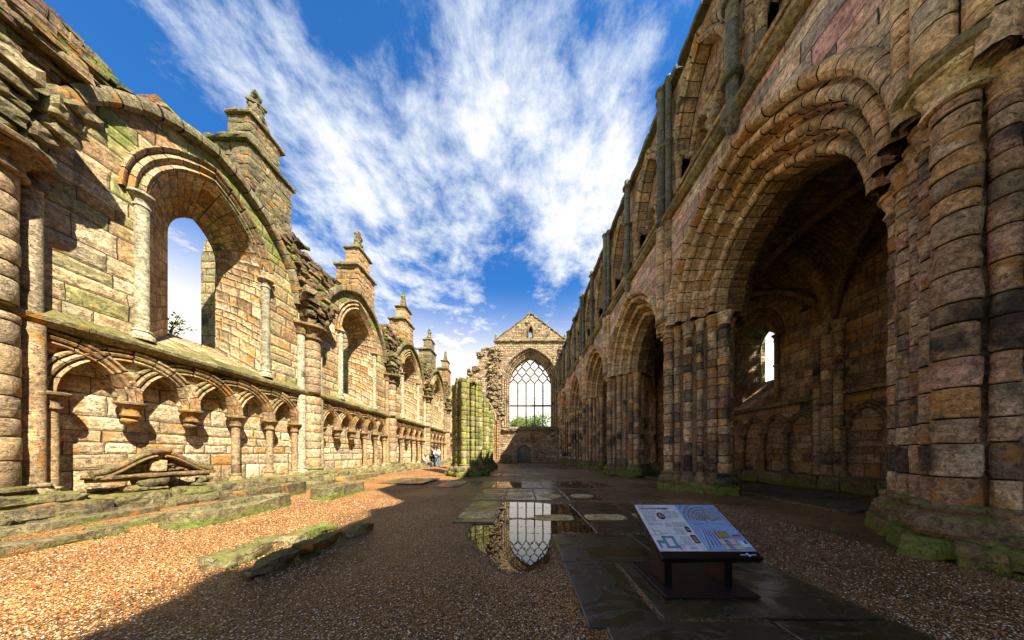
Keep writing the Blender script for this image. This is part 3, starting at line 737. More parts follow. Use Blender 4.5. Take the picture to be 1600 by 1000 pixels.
# buttresses with pinnacles
for k, y in enumerate(YR[1:-1]+[YR[-1]]):
    y = y-.05; bt = MB(); x1 = XN-1.22
    bt.box(x1-1.8, x1, y-.8, y+.8, 0, 8.2, .0); 
    bt.add([(x1-1.8, y-.8, 8.2), (x1-1.8, y+.8, 8.2), (x1-1.4, y-.8, 9.6), (x1-1.4, y+.8, 9.6), (x1, y-.8, 9.6), (x1, y+.8, 9.6), (x1, y-.8, 8.2), (x1, y+.8, 8.2)], [(0, 1, 3, 2), (2, 3, 5, 4), (4, 5, 7, 6), (0, 2, 4, 6), (1, 3, 5, 7)])
    b = bt.build('buttress', M['pinn'], NW)
    mb = MB(); hh = 12.3+nz(y, 1, 1)*.3
    z = 9.4; X0, X1, Y0, Y1 = x1-1.42, x1-.12, y-.84, y+.80
    while z < hh:                                   # courses of separate blocks
        ch = random.uniform(.22, .34); zt = min(z+ch, hh)
        if hh-zt < .12: zt = hh
        for (a0, a1, fix) in ((Y0, Y1, 'y'),):
            a = a0
            while a < a1-.01:
                b_ = min(a+random.uniform(.35, .7), a1)
                if a1-b_ < .2: b_ = a1
                m_ = (X0+X1)/2+random.uniform(-.15, .15)
                rock(mb, (X0+m_)/2, (a+b_)/2, z, m_-X0-.012, b_-a-.014, zt-z-.012, .025, 4, .16)
                rock(mb, (m_+X1)/2, (a+b_)/2, z, X1-m_-.012, b_-a-.014, zt-z-.012, .025, 4, .16)
                a = b_
        z = zt
    mb.mat = 1; rock(mb, (X0+X1)/2, (Y0+Y1)/2, hh, 1.52, 1.92, .13, .03, 9, .15); rock(mb, (X0+X1)/2, (Y0+Y1)/2, hh+.12, 1.3, 1.65, .14, .03, 9, .15)
    mb.mat = 0; ux0, ux1, uy0, uy1 = x1-.95, x1-.14, y-.74, y+.42
    z = hh+.25
    for j in range(3):
        rock(mb, (ux0+ux1)/2, uy0+.27, z, ux1-ux0-.01, .53, .27, .02, 5, .16); rock(mb, (ux0+ux1)/2, uy0+.81, z, ux1-ux0-.01, .52, .27, .02, 5, .16); z += .28
    mb.mat = 1; rock(mb, (ux0+ux1)/2, (uy0+uy1)/2, z, .98, 1.32, .11, .025, 8, .15)
    p = mb.build('pinnacle', [M['mossy'] if k % 3 == 1 else M['archN'], M['mossy']], b)
    mb = MB(); cx, cy = (ux0+ux1)/2, (uy0+uy1)/2; z += .1
    for j in range(7):
        q = j/6; rock(mb, cx+nz(j, k*3, 1)*.05, cy+.25*(1-q)*(.3), z+j*.19, .46*(1-q*.72), .85*(1-q*.80), .22, .06, 4, .5, rz=q*.3)
    ht = 1.35 if k == 0 else .95
    rock(mb, cx, cy, z+ht, .30, .34, .22, .12, 5, .8, rz=.5); rock(mb, cx+.02, cy-.05, z+ht+.17, .16, .18, .28 if k == 0 else .16, .10, 5, .8)
    mb.build('finial', M['mossy'], p)
# ------------------------------------------------------------------ south arcade wall
PS = lambda u, n, z: (XC-n, u, z)
SW = thing('south_arcade_wall', 'tall shaded wall of pink and tan stone on the right with clustered piers, pointed arches and triforium', 'arcade wall', (XC, 14, 0))
SPR = 5.7; AO, HO = 1.685, 2.15
def arch_dims(dr):
    r, c = arch_geo(AO, HO); r += dr; return r-c, math.sqrt(r*r-c*c)
oprof = rollprof([(0, .50), (.29, .84), (.57, 1.16)], .095)
hood = [(.78, 1.1), (.78, 1.24), (.84, 1.32), (.93, 1.34), (1.0, 1.27), (1.02, 1.18)]
rs = random.Random(5)
def pier_mesh(y, rough, mb_s, mb_c, mb_p, z0=.62, top=5.35, hd=1.08, cx=XC, full=True):
    lv = []; z = z0
    while z < 6.2: z += rs.uniform(.22, .42); lv.append(z)
    core = []
    for q in range(8):
        a = q*math.pi/4; rad = hd*.90 if q % 2 == 0 else hd*.68
        core.append((cx+rad*math.cos(a), y+rad*math.sin(a)))
    vs = [(a, b, z0-.1) for a, b in core]+[(a, b, SPR) for a, b in core]
    mb_s.add(vs, [(i, (i+1) % 8, 8+(i+1) % 8, 8+i) for i in range(8)]+[tuple(range(8, 16))])
    out = []
    for q in range(4):
        a0, a1 = q*math.pi/2, (q+1)*math.pi/2
        for j in range(5):
            f = j/5; x = cx+hd*(math.cos(a0)*(1-f)+math.cos(a1)*f); yy = y+hd*(math.sin(a0)*(1-f)+math.sin(a1)*f)
            bul = 1+.10*math.sin(math.pi*f); x = cx+(x-cx)*bul; yy = y+(yy-y)*bul
            r = .16 if j == 0 else (.095, .13, .095, .13)[j-1]
            ang = math.atan2(yy-y, x-cx)
            if not full and x > cx+.2: continue
            out.append((x, yy, r))
            ff = abs(ang-math.pi) < .1
            tp = 5.55 if (abs(abs(ang)-math.pi) < .1) else top
            l2 = [q_+rs.uniform(-.015, .015) for q_ in lv]
            drums(mb_s, x, yy, r, z0, tp, seg=16 if rough else 12, jit=.05, groove=.020, levels=l2, rough=rough)
            if tp == top: capital(mb_c, x, yy, r, top, SPR, 1.5, 14)
            shaft_base(mb_p, x, yy, r*1.12, .34, .68, 14)
    return out
for k, y in enumerate(YP):
    rg = .055 if k in (2, 3) else .04
    s, c, p = MB(), MB(), MB()
    pier_mesh(y, rg, s, c, p)
    fx = XC-1.08
    capital(c, fx, y, .19, 5.58, 5.90, 1.7, 24, True)
    ab = MB(); lathe(ab, fx, y, [(.34, 5.88), (.42, 5.93), (.44, 6.00), (.40, 6.05), (.36, 6.09)], 28)
    ps = s.build('pier', M['pier'], SW, smooth=R(38))
    c.build('pier_capital', M['arch'], ps, smooth=R(40)); ab.build('abacus', M['mossy'], ps, smooth=R(40))
    # stepped plinth of rough mossy blocks
    for lev, (z, hh, rad) in enumerate(((.0, .26, 1.26), (.24, .12, 1.14))):
        for q in range(4):
            a0, a1 = q*math.pi/2, (q+1)*math.pi/2
            for j in range(3):
                f0 = (j+.5)/3; x = XC+rad*(math.cos(a0)*(1-f0)+math.cos(a1)*f0); yy = y+rad*(math.sin(a0)*(1-f0)+math.sin(a1)*f0)
                L = rad*math.sqrt(2)/3
                rock(p, x*.9+XC*.1, yy*.9+y*.1, z, L*1.0, .62, hh, .05, 6, .12, rz=math.atan2(math.sin(a1)-math.sin(a0), math.cos(a1)-math.cos(a0)))
            rock(p, XC+rad*.86*math.cos(a0), y+rad*.86*math.sin(a0), z, .62, .62, hh, .05, 6, .3, rz=math.pi/4*(q % 2)+.4)
        lathe(p, XC, y, [(rad*.7, z), (rad*.7, z+hh-.02)], 8)
    p.build('pier_plinth', M['plinth'], ps, smooth=R(55))
    # vault shafts rising over the pier
    v = MB()
    for du, r_, n_ in ((0, .16, 1.34), (-.27, .115, 1.26), (.27, .115, 1.26)):
        drums(v, XC-n_, y+du, r_, 6.05, 9.35, (.3, .45), 12, .02, .012)
    v.build('vault_shaft', M['arch'], SW, smooth=R(40))
    v = MB()
    for du, r_, n_ in ((0, .14, 1.34), (-.26, .10, 1.24), (.26, .10, 1.24)):
        drums(v, XC-n_, y+du, r_, 9.5, 14.35+rs.uniform(-.05, .1), (1.2, 2.), 14, .02, .012)
        for zz in (9.5, 10.25, 12.1, 14.2): lathe(v, XC-n_, y+du, [(r_, zz), (r_*1.35, zz+.04), (r_*1.4, zz+.1), (r_, zz+.15)], 14)
    v.build('triforium_vault_shaft', M['dark'], SW, smooth=R(40))
tri_prof = [(-.02, -.35), (-.02, -.1), (.03, -.02), (.0, .06), (.06, .12), (.13, .08), (.16, -.02), (.2, .08), (.27, .14), (.33, .08), (.35, .0)]
sub_prof = [(-.0, -.12), (-.0, .0), (.04, .06), (.10, .05), (.13, -.02)]
for k in range(len(YP)-1+1):
    y0 = YP[k]; y1 = y0+BAY; uc = (y0+y1)/2
    if k == len(YP)-1: y1 = 33.9; 
    if k < len(YP)-1:
        a_, h_ = arch_dims(.84); OF = arch_outline(uc, SPR, a_, h_, SPR, 14)
        mb = MB(); wall_open(mb, PS, y0, y1, SPR, lambda u: 9.45, 1.2, OF, SPR); wall_open(mb, PS, y0, y1, SPR, lambda u: 14.1, -1.2, OF, SPR)
        mb.build('spandrel_wall', M['wallS'], SW)
        mb = MB(); arch_sweep(mb, PS, uc, SPR, AO, HO, oprof, nv=13, groove=.018, jit=.010)
        ar = mb.build('arcade_arch', M['arch'], SW, smooth=R(32))
        mb = MB(); arch_sweep(mb, lambda u, n, z: PS(u, -n, z), uc, SPR, AO, HO, [(0, 0), (0, .5), (.29, .55), (.29, .84), (.57, .9), (.57, 1.16), (.9, 1.19)], nv=13, groove=.011, jit=.006)
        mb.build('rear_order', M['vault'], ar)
        mb = MB(); arch_sweep(mb, PS, uc, SPR, AO, HO, hood, nv=11, groove=.008, jit=.005)
        mb.build('hood_mould', M['arch'], ar, smooth=R(40))
    else:
        mb = MB(); mb.quad(PS(y0, 1.2, SPR), PS(y1, 1.2, SPR), PS(y1, 1.2, 9.45), PS(y0, 1.2, 9.45)); mb.quad(PS(y0+.9, 1.1, 0), PS(y1, 1.1, 0), PS(y1, 1.1, 5.7), PS(y0+.9, 1.1, 5.7))
        mb.build('spandrel_wall', M['wallS'], SW)
    # string under the triforium
    mb = MB(); u = y0
    while u < y1-.01:
        v = min(u+rs.uniform(.8, 1.3), y1); d = rs.uniform(-.01, .01)
        vs = [PS(q, n, z) for q in (u+.004, v-.004) for n, z in ((1.1, 9.34), (1.3, 9.38), (1.42+d, 9.48), (1.43+d, 9.58), (1.1, 9.66))]
        mb.add(vs, [(0, 1, 6, 5), (1, 2, 7, 6), (2, 3, 8, 7), (3, 4, 9, 8), (0, 1, 2, 3, 4)]); u = v
    mb.build('triforium_string', M['mossy'], SW)
    # wall core behind, closed top with coping
    mb = MB(); mb.quad(PS(y0, -.3, 9.4), PS(y1, -.3, 9.4), PS(y1, -.3, 14.1), PS(y0, -.3, 14.1)); mb.quad(PS(y0, -1.2, 14.1), PS(y1, -1.2, 14.1), PS(y1, 1.02, 14.1), PS(y0, 1.02, 14.1))
    mb.quad(PS(y0, -.3, 9.6), PS(y1, -.3, 9.6), PS(y1, 1.2, 9.6), PS(y0, 1.2, 9.6))
    units = (y0+BAY/4, y0+3*BAY/4) if k < len(YP)-1 else ()
    tw = MB()
    if not units: tw.quad(PS(y0, 1.0, 9.6), PS(y1, 1.0, 9.6), PS(y1, 1.0, 14.1), PS(y0, 1.0, 14.1))
    for c_ in units:
        O = arch_outline(c_, 11.35, 1.02, 2.25, 9.6, 9)
        wall_open(tw, PS, c_-BAY/4, c_+BAY/4, 9.6, lambda u: 14.1, 1.0, O, 9.6)
        # plate with two sub arches
        for s_ in (-1, 1):
            so = arch_outline(c_+s_*.5, 11.3, .38, .75, 10.4, 8)
            # plate strips limited to the enclosing arch
            r1, c1 = arch_geo(1.03, 2.25)
            def tpz(u, c_=c_, r1=r1, c1=c1):
                d = abs(u-c_)+c1; return 11.35+math.sqrt(max(.0, r1*r1-d*d))
            wall_open(tw, PS, c_+(0 if s_ > 0 else -1.02), c_+(1.02 if s_ > 0 else 0), 9.6, tpz, .62, so, 10.4)
            reveal(tw, PS, so, .62, so, -.3)
    t_ = tw.build('triforium_wall', M['trifwall'], SW)
    mb.build('wall_core', M['trifwall'], SW)
    for c_ in units:
        mb = MB(); arch_sweep(mb, lambda u, n, z: PS(u, n+1.0, z), c_, 11.35, 1.02, 2.25, tri_prof, nv=8, groove=.01, jit=.008)
        for s_ in (-1, 1):
            drums(mb, XC-.98, c_+s_*1.05, .10, 9.65, 11.2, (.3, .5), 10, .03, .01); capital(mb, XC-.98, c_+s_*1.05, .10, 11.15, 11.4, 1.7, 12)
            drums(mb, XC-1.0, c_+s_*1.27, .09, 9.65, 11.2, (.3, .5), 10, .03, .01); capital(mb, XC-1.0, c_+s_*1.27, .09, 11.15, 11.4, 1.6, 12)
        o = mb.build('triforium_arch', M['trif'], t_, smooth=R(40))
        mb = MB()
        for s_ in (-1, 1): arch_sweep(mb, lambda u, n, z: PS(u, n+.64, z), c_+s_*.5, 11.3, .38, .75, sub_prof, nv=5, groove=.006, jit=.003)
        for i in range(4):                       # quatrefoil ring
            a = R(45+90*i)
            for j in range(8):
                b0, b1 = R(45+90*i-100+25*j), R(45+90*i-100+25*(j+1)); q_ = []
                for b in (b0, b1):
                    for rr, n in ((.10, .62), (.12, .69), (.17, .69), (.19, .62)): q_.append(PS(c_+.13*math.cos(a)+rr*math.cos(b), n, 12.45+.13*math.sin(a)+rr*math.sin(b)))
                mb.add(q_, [(0, 1, 5, 4), (1, 2, 6, 5), (2, 3, 7, 6)])
        mb.build('sub_arch', M['trif'], o, smooth=R(40))
        mb = MB()
        lathe(mb, XC-.66, c_, [(.09, 10.4), (.088, 11.0)], 12); capital(mb, XC-.66, c_, .09, 11.0, 11.3, 1.8, 14); shaft_base(mb, XC-.66, c_, .09, 10.34, 10.5)
        for i in range(6): lathe(mb, XC-.72, c_-.85+.34*i, [(.055, 9.62), (.055, 10.25)], 8)
        for i in range(8):
            a, b = c_-1.3+i*.325, c_-1.3+(i+1)*.325
            vs = [PS(q, n, z) for q in (a+.003, b-.003) for n, z in ((.7, 10.22), (1.1, 10.24), (1.14, 10.30), (1.1, 10.36), (.6, 10.42))]
            mb.add(vs, [(0, 1, 6, 5), (1, 2, 7, 6), (2, 3, 8, 7), (3, 4, 9, 8)])
        mb.build('colonnette', M['trif'], o, smooth=R(45))
    if units:
        # single dark shaft between the two openings, on a corbel
        v = MB(); drums(v, XC-1.3, uc, .13, 9.55, 14.3, (1.4, 2.2), 14, .01, .01)
        for zz in (10.25, 12.1, 13.9): lathe(v, XC-1.3, uc, [(.15, zz), (.21, zz+.04), (.22, zz+.1), (.15, zz+.15)], 14)
        lathe(v, XC-1.3, uc, [(.02, 9.0), (.08, 9.06), (.14, 9.2), (.12, 9.26), (.2, 9.36), (.23, 9.45), (.23, 9.58), (.15, 9.64)], 14)
        v.build('triforium_vault_shaft', M['dark'], SW, smooth=R(40))
    mb = MB(); u = y0
    while u < y1-.01:
        v = min(u+rs.uniform(.7, 1.2), y1); rock(mb, XC-.0, (u+v)/2, 14.08, 2.55, v-u-.012, .2, .03, 6, .15); u = v
    mb.build('wall_coping', M['dark'], SW)
# taller mass at the west end (out of view, it throws the stepped shadow)
mb = MB(); mb.box(XC-1.15, XC+1.15, -1.9, 1.3, 14.3, 17.6)
mb.box(XC-1.1, XC+1.1, -14, YP[0], 0, 14.1)
mb.build('west_tower_stump', M['trifwall'], SW)

# ------------------------------------------------------------------ south aisle: outer wall, windows, vault
PA = lambda u, n, z: (XA-n, u, z)
AW = thing('south_aisle_wall', 'dark vaulted aisle wall with small pointed windows, seen through the arches on the right', 'wall', (XA, 14, 0))
def tube(mb, pts, r, seg=8, rnd=None):
    n = len(pts); vs = []
    for i, p in enumerate(pts):
        d = (pts[min(i+1, n-1)]-pts[max(i-1, 0)]).normalized(); up = Vector((0, 0, 1)) if abs(d.z) < .9 else Vector((1, 0, 0))
        s_ = d.cross(up).normalized(); w_ = s_.cross(d)
        for q in range(seg):
            a = 2*math.pi*q/seg; vs.append(p+s_*math.cos(a)*r+w_*math.sin(a)*r)
    mb.add(vs, [(i*seg+q, i*seg+(q+1) % seg, (i+1)*seg+(q+1) % seg, (i+1)*seg+q) for i in range(n-1) for q in range(seg)]+[tuple(range(seg)), tuple(range((n-1)*seg, n*seg))], None, rnd)
VS, VH = 5.9, 2.75; X7 = XC+1.2
def pf(t): # pointed profile 0..1 for t in -1..1
    r, c = arch_geo(1., 1.25); d = abs(t)+c; return math.sqrt(max(0, r*r-d*d))/1.25
for k in range(0, len(YP)-1):
    y0 = YP[k]; y1 = y0+BAY; uc = (y0+y1)/2
    A = arch_outline(uc, 6.4, .95, 1.35, 3.6, 10); B = arch_outline(uc+.48, 6.55, .44, .80, 4.9, 10)
    mb = MB(); wall_open(mb, PA, y0, y1, 0, lambda u: 9.2, 0., A, 3.6); wall_open(mb, PA, y0, y1, 0, lambda u: 9.2, -1.2, B, 4.9)
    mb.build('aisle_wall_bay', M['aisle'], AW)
    mb = MB(); reveal(mb, PA, A, 0, B, -1.18); w_ = mb.build('aisle_window', M['aisle'], AW)
    mb = MB(); arch_sweep(mb, PA, uc, 6.4, .95, 1.35, jprof, nv=7, groove=.006, jit=.003)
    for s_ in (-1, 1):
        drums(mb, XA-.05, uc+s_*1.05, .09, 3.7, 6.2, (.5, .9), 12, .02, .01); capital(mb, XA-.05, uc+s_*1.05, .09, 6.2, 6.45, 1.8, 14)
    mb.build('window_arch', M['carved'], w_, smooth=R(45))
    mb = MB()
    for i in range(5):
        c_ = y0+.9+i*.99
        arch_sweep(mb, PA, c_, 2.2, .40, .62, [(-.02, 0), (-.02, .08), (.03, .13), (.08, .1), (.10, .03), (.14, .09), (.18, .08), (.19, 0)], nv=5, groove=.006, jit=.003)
    ba = mb.build('blind_arcade', M['carved'], AW, smooth=R(45))
    for i in range(6):
        mb = MB(); cy = y0+.41+i*.99; drums(mb, XA-.12, cy, .08, .6, 2.0, (.6, 1.), 10, .02, .01); capital(mb, XA-.12, cy, .085, 1.98, 2.2, 1.9, 14); shaft_base(mb, XA-.12, cy, .09, .5, .65)
        mb.build('arcade_shaft', M['carved'], ba, smooth=R(45))
    mb = MB(); u = y0
    while u < y1-.01:
        v = min(u+rs.uniform(.7, 1.3), y1); rock(mb, XA-.25, (u+v)/2, 0, .6, v-u-.012, .5, .04, 5, .2); rock(mb, XA-.06, (u+v)/2, 3.32, .26, v-u-.01, .14, .02, 5, .2); u = v
    mb.build('wall_bench', M['kerb'], AW)
    # respond
    mb = MB()
    for du, r_ in ((0, .17), (-.3, .12), (.3, .12)):
        drums(mb, XA-.15, y0+du, r_, .5, 5.6, (.3, .5), 12, .02, .01); capital(mb, XA-.15, y0+du, r_, 5.55, 5.9, 1.7, 16)
    mb.build('respond', M['pier'], AW, smooth=R(45))
    # groined vault
    mb = MB(); nx_, ny_ = 14, 20
    def vz(x, y): return VS+VH*max(pf((x-(X7+XA)/2)/((XA-X7)/2)), pf((y-uc)/(BAY/2)))
    for i in range(nx_):
        for j in range(ny_):
            xa, xb = X7+(XA-X7)*i/nx_, X7+(XA-X7)*(i+1)/nx_; ya, yb = y0+BAY*j/ny_, y0+BAY*(j+1)/ny_
            mb.quad((xa, ya, vz(xa, ya)), (xb, ya, vz(xb, ya)), (xb, yb, vz(xb, yb)), (xa, yb, vz(xa, yb)), [(xa*1.3, ya), (xb*1.3, ya), (xb*1.3, yb), (xa*1.3, yb)])
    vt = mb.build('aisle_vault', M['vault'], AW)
    mb = MB()
    for (xa, xb) in ((X7, XA), (XA, X7)):
        tube(mb, [Vector((xa+(xb-xa)*i/16, y0+BAY*i/16, vz(xa+(xb-xa)*i/16, y0+BAY*i/16)-.06)) for i in range(17)], .13)
    tube(mb, [Vector((X7+(XA-X7)*i/14, y0, VS+VH*pf(-1+2*i/14)-.08)) for i in range(15)], .19)
    mb.build('vault_rib', M['carved'], vt, smooth=R(45))
for y in YP[1:]:
    mb = MB(); mb.box(XA+1.2, XA+2.9, y-.5, y+.5, 0, 9.5); mb.box(XA+1.2, XA+2.4, y-.48, y+.48, 9.5, 11.5); mb.build('outer_buttress', M['pinn'], AW)
mb = MB(); mb.box(X7+.02, XA+1.18, YP[0], 34, 9.2, 9.45); mb.build('aisle_roof', M['dark'], AW)
mb = MB(); mb.box(X7, XA+1.2, YP[0]-.5, YP[0], 0, 9.2); mb.box(X7, XA+1.2, YP[-1]+.6, YP[-1]+1.1, 0, 9.2)
mb.build('aisle_end_wall', M['aisle'], AW)
# worn paving in the aisle
for k in range(7):
    yy = 6.0+k*1.55; mb = MB(); rock(mb, 7.9+(k % 2)*.5, yy, -.02, 2.0+.5*(k % 3), 1.45, .075, .03, 9, .1)
    tag(mb.build('aisle_flagstone', M['flag']), 'cracked flagstone on the dim aisle floor, '+['nearest', 'second nearest', 'third nearest', 'middle', 'third farthest', 'second farthest', 'farthest'][k]+' of the seven through the arches', 'flagstone', 'cracked flagstones of the aisle floor')

# ------------------------------------------------------------------ ruined piers of the lost north arcade
def ruin(y, label, hts):
    T = thing('ruined_pier', label, 'ruined pier', (-3.15, y, 0))
    s, c, p = MB(), MB(), MB(); cx = -3.15; hd = .72
    core = [(cx+hd*(.80 if q % 2 == 0 else .66)*math.cos(q*math.pi/4), y+hd*(1.05 if q % 2 == 0 else .86)*math.sin(q*math.pi/4)*.95) for q in range(8)]
    vs = [(a, b, .4) for a, b in core]+[(a, b, hts-.25) for a, b in core]
    s.add(vs, [(i, (i+1) % 8, 8+(i+1) % 8, 8+i) for i in range(8)]+[tuple(range(8, 16))])
    lv = []; z = .7
    while z < 6: z += rs.uniform(.24, .4); lv.append(z)
    for q in range(4):
        a0, a1 = q*math.pi/2, (q+1)*math.pi/2
        for j in range(4):
            f = j/4; X = math.cos(a0)*(1-f)+math.cos(a1)*f; Y = math.sin(a0)*(1-f)+math.sin(a1)*f
            b_ = 1+.14*math.sin(math.pi*f); r = .17 if j == 0 else (.085, .135, .085)[j-1]
            tp = hts+rs.uniform(-.35, .12)
            drums(s, cx+hd*X*b_, y+hd*1.15*Y*b_, r, .65, tp, seg=12, jit=.04, groove=.014, levels=[l+rs.uniform(-.01, .01) for l in lv], rough=.05)
            shaft_base(p, cx+hd*X*b_, y+hd*1.15*Y*b_, r*1.1, .45, .7)
    for lev, (z, hh, rad) in enumerate(((.0, .26, 1.16), (.24, .24, 1.0))):
        lathe(p, cx, y, [(rad*.8, z), (rad*.8, z+hh-.02)], 8)
        for q in range(12):
            a = q*math.pi/6; k_ = rad*(1 if q % 3 == 0 else .84)
            rock(p, cx+k_*math.cos(a)*.85, y+k_*1.1*math.sin(a)*.9, z, .55, .6, hh, .07, 5, .4, rz=a)
    for q in range(5): rock(c, cx+rs.uniform(-.4, .4), y+rs.uniform(-.5, .5), hts-.3, .5, .5, .24, .08, 4, .4, rz=q)
    s.build('pier_shafts', M['green'], T, smooth=R(38)); c.build('broken_top', M['mossy'], T); p.build('pier_plinth', M['plinth'], T, smooth=R(55))
ruin(14.3, 'algae green clustered pier stump standing alone in the nave, the nearer of the two', 5.5)
ruin(17.4, 'green clustered pier stump just behind the first, its shafts half hidden', 5.3)
ruin(20.2, 'third green pier stump hidden mostly behind the two nearer stumps', 5.0)
# ------------------------------------------------------------------ east gable wall
YE = 33.8
PE = lambda u, n, z: (u, YE-n, z)
EW = thing('east_gable_wall', 'ruined gable end wall with a huge traceried pointed window open to the sky', 'gable wall', (1.38, YE, 0))
UC = 1.38; SI = 4.95
def gab(u): return 17.0+3.7*max(0, 1-abs(u-UC)/4.95)+nz(u, 0, 7, 2.5)*.10
A = arch_outline(UC, 10.9, 3.75, 4.9, SI-.5, 14); B = arch_outline(UC, 10.9, 2.98, 3.95, SI, 14)
tw = MB()
LO = arch_outline(UC, 18.3, .3, .62, 17.45, 6)
for n_0, O_, s0 in ((0, A, SI-.5), (-1.6, B, SI)):
    wall_open(tw, PE, -3.6, 6.35, 0, lambda u: 17.0, n_0, O_, s0)
    wall_open(tw, PE, -3.6, 6.35, 17.0, gab, n_0, LO, 17.45)
reveal(tw, PE, LO, 0, LO, -1.6)
for i in range(40):
    a, b = -3.6+9.95*i/40, -3.6+9.95*(i+1)/40
    tw.quad(PE(a, 0, gab(a)), PE(b, 0, gab(b)), PE(b, -1.6, gab(b)), PE(a, -1.6, gab(a)))
tw.quad(PE(-3.6, 0, 0), PE(-3.6, -1.6, 0), PE(-3.6, -1.6, 17), PE(-3.6, 0, 17)); tw.quad(PE(6.35, 0, 0), PE(6.35, -1.6, 0), PE(6.35, -1.6, 17), PE(6.35, 0, 17))
gw = tw.build('gable_masonry', M['east'], EW)
mb = MB(); reveal(mb, PE, A, -.3, B, -.7); reveal(mb, PE, B, -.7, B, -1.58)
win = mb.build('window_reveal', M['east'], EW)
mb = MB(); ep = [(-.8, -.72), (-.78, -.55), (-.68, -.5), (-.6, -.56), (-.55, -.4), (-.42, -.32), (-.34, -.42), (-.3, -.2), (-.16, -.1), (-.08, -.22), (-.02, -.02), (.12, .12), (.24, .1), (.28, -.02)]
arch_sweep(mb, PE, UC, 10.9, 3.75, 4.9, ep, nv=14, groove=.02, jit=.02)
stilt_sweep(mb, PE, UC, 4.9, 10.9, 3.75, ep)
mb.build('window_arch', M['east'], win, smooth=R(40))
# tracery
r_, c_ = arch_geo(2.98, 3.95)
def inside(u, z, m=0.):
    if z < 10.9: return abs(u-UC) < 2.98
    return math.hypot(abs(u-UC)+c_, z-10.9) < r_+m
tr = MB(); W = 5.96/5; Z0 = 11.1; HR = .86
for i in range(6):
    u = UC-2.98+W*i; w_ = .095 if 0 < i < 5 else .07
    if 0 < i < 5:
        tr.add([PE(a, n, z) for z in (SI, Z0) for a, n in ((u-w_, -.85), (u-w_*.3, -.72), (u+w_*.3, -.72), (u+w_, -.85), (u+w_*.3, -.98), (u-w_*.3, -.98))], [(q, (q+1) % 6, 6+(q+1) % 6, 6+q) for q in range(6)])
    for s_ in (-1, 1):
        pts = []
        for q in range(0, 90):
            z = Z0+q*.06; uu = u+s_*W/2*(1-math.cos(math.pi*(z-Z0)/HR))/2
            ok = inside(uu, z, .02)
            if ok: pts.append(Vector(PE(uu, -.85, z)))
            if (not ok or q == 89):
                if len(pts) > 2: tube(tr, pts, .10, 6)
                pts = []
tb = MB(); tb.box(UC-2.98, UC+2.98, YE+.72, YE+.98, 7.94, 8.14); tb.box(UC-2.98, UC+2.98, YE+.70, YE+1.0, SI-.02, SI+.14)
for z in (6.45, 9.1, 10.1): tb.box(UC-2.98, UC+2.98, YE+.83, YE+.86, z, z+.03)
tcr = tr.build('window_tracery', M['dark'], win, smooth=R(50)); tb.build('transom', M['dark'], tcr)
# sill, ledge, string, coping, pinnaclets, cross
mb = MB()
for i in range(9): rock(mb, UC-3.6+.9*i, YE-.12, 4.5, .88, .5, .28, .06, 6)
mb.build('window_sill', M['mossy'], EW)
mb = MB()
for i in range(13): rock(mb, -3.4+.8*i, YE-.05, 16.75+nz(i, 2, 2)*.05, .78, .35, .24, .05, 5)
for s_ in (-1, 1):
    for i in range(9):
        q = (i+.5)/9; u = UC+s_*4.95*(1-q); rock(mb, u, YE+.8, 17.0+3.7*q-.06, .60, 1.8, .22, .06, 5, tilt=-s_*.74)
mb.build('gable_coping', M['mossy'], EW)
mb = MB()
rock(mb, UC, YE+.8, 20.55, .5, .5, .35, .05, 5); rock(mb, UC, YE+.8, 20.85, .16, .16, .6, .03, 5); rock(mb, UC, YE+.8, 21.1, .55, .16, .16, .03, 5)
mb.build('gable_cross', M['carved'], EW)
for u in (-3.5, 6.25):
    mb = MB(); rock(mb, u, YE+.4, 16.9, .55, .6, .3, .05, 5); lathe(mb, u, YE+.4, [(.14, 17.2), (.13, 17.7), (.18, 17.75), (.1, 17.9), (.02, 18.3)], 8)
    mb.build('pinnacle', M['mossy'], EW)
# small lancet in the gable: dark recess with sky behind
mb = MB(); O = arch_outline(UC, 18.3, .3, .62, 17.5, 6)
arch_sweep(mb, lambda u, n, z: PE(u, n, z), UC, 18.3, .30, .62, [(-.04, -.1), (-.04, .05), (.04, .12), (.16, .10), (.2, -.02)], nv=5)
stilt_sweep(mb, PE, UC, 17.45, 18.3, .3, [(-.04, -.1), (-.04, .05), (.04, .12), (.16, .10), (.2, -.02)])
mb.build('gable_lancet', M['carved'], EW)
# left shoulder: buttress and stepped broken masonry
def shoulder(u):
    for a, z in ((-9.4, 4.2), (-8.2, 9.3), (-7.3, 11.2), (-6.5, 12.6), (-5.9, 13.2), (-5.2, 15.2), (-3.6, 15.8)):
        if u < a: return z+nz(u, 3, 3, 2)*.35
    return 15.8
mb = MB(); n_ = 44
for i in range(n_):
    a, b = -9.6+6.*i/n_, -9.6+6.*(i+1)/n_; za = shoulder((a+b)/2)
    z0 = 0.
    mb.quad(PE(a, -.15, z0), PE(b, -.15, z0), PE(b, -.15, za), PE(a, -.15, za)); mb.quad(PE(a, -1.5, z0), PE(b, -1.5, z0), PE(b, -1.5, za), PE(a, -1.5, za))
    mb.quad(PE(a, -.15, za), PE(b, -.15, za), PE(b, -1.5, za), PE(a, -1.5, za))
    if i: zb = shoulder((a*2-b+a)/2); mb.quad(PE(a, -.15, min(za, zb)), PE(a, -1.5, min(za, zb)), PE(a, -1.5, max(za, zb)), PE(a, -.15, max(za, zb)))
mb.build('shoulder_masonry', M['east'], EW)
mb = MB(); rk = random.Random(9)
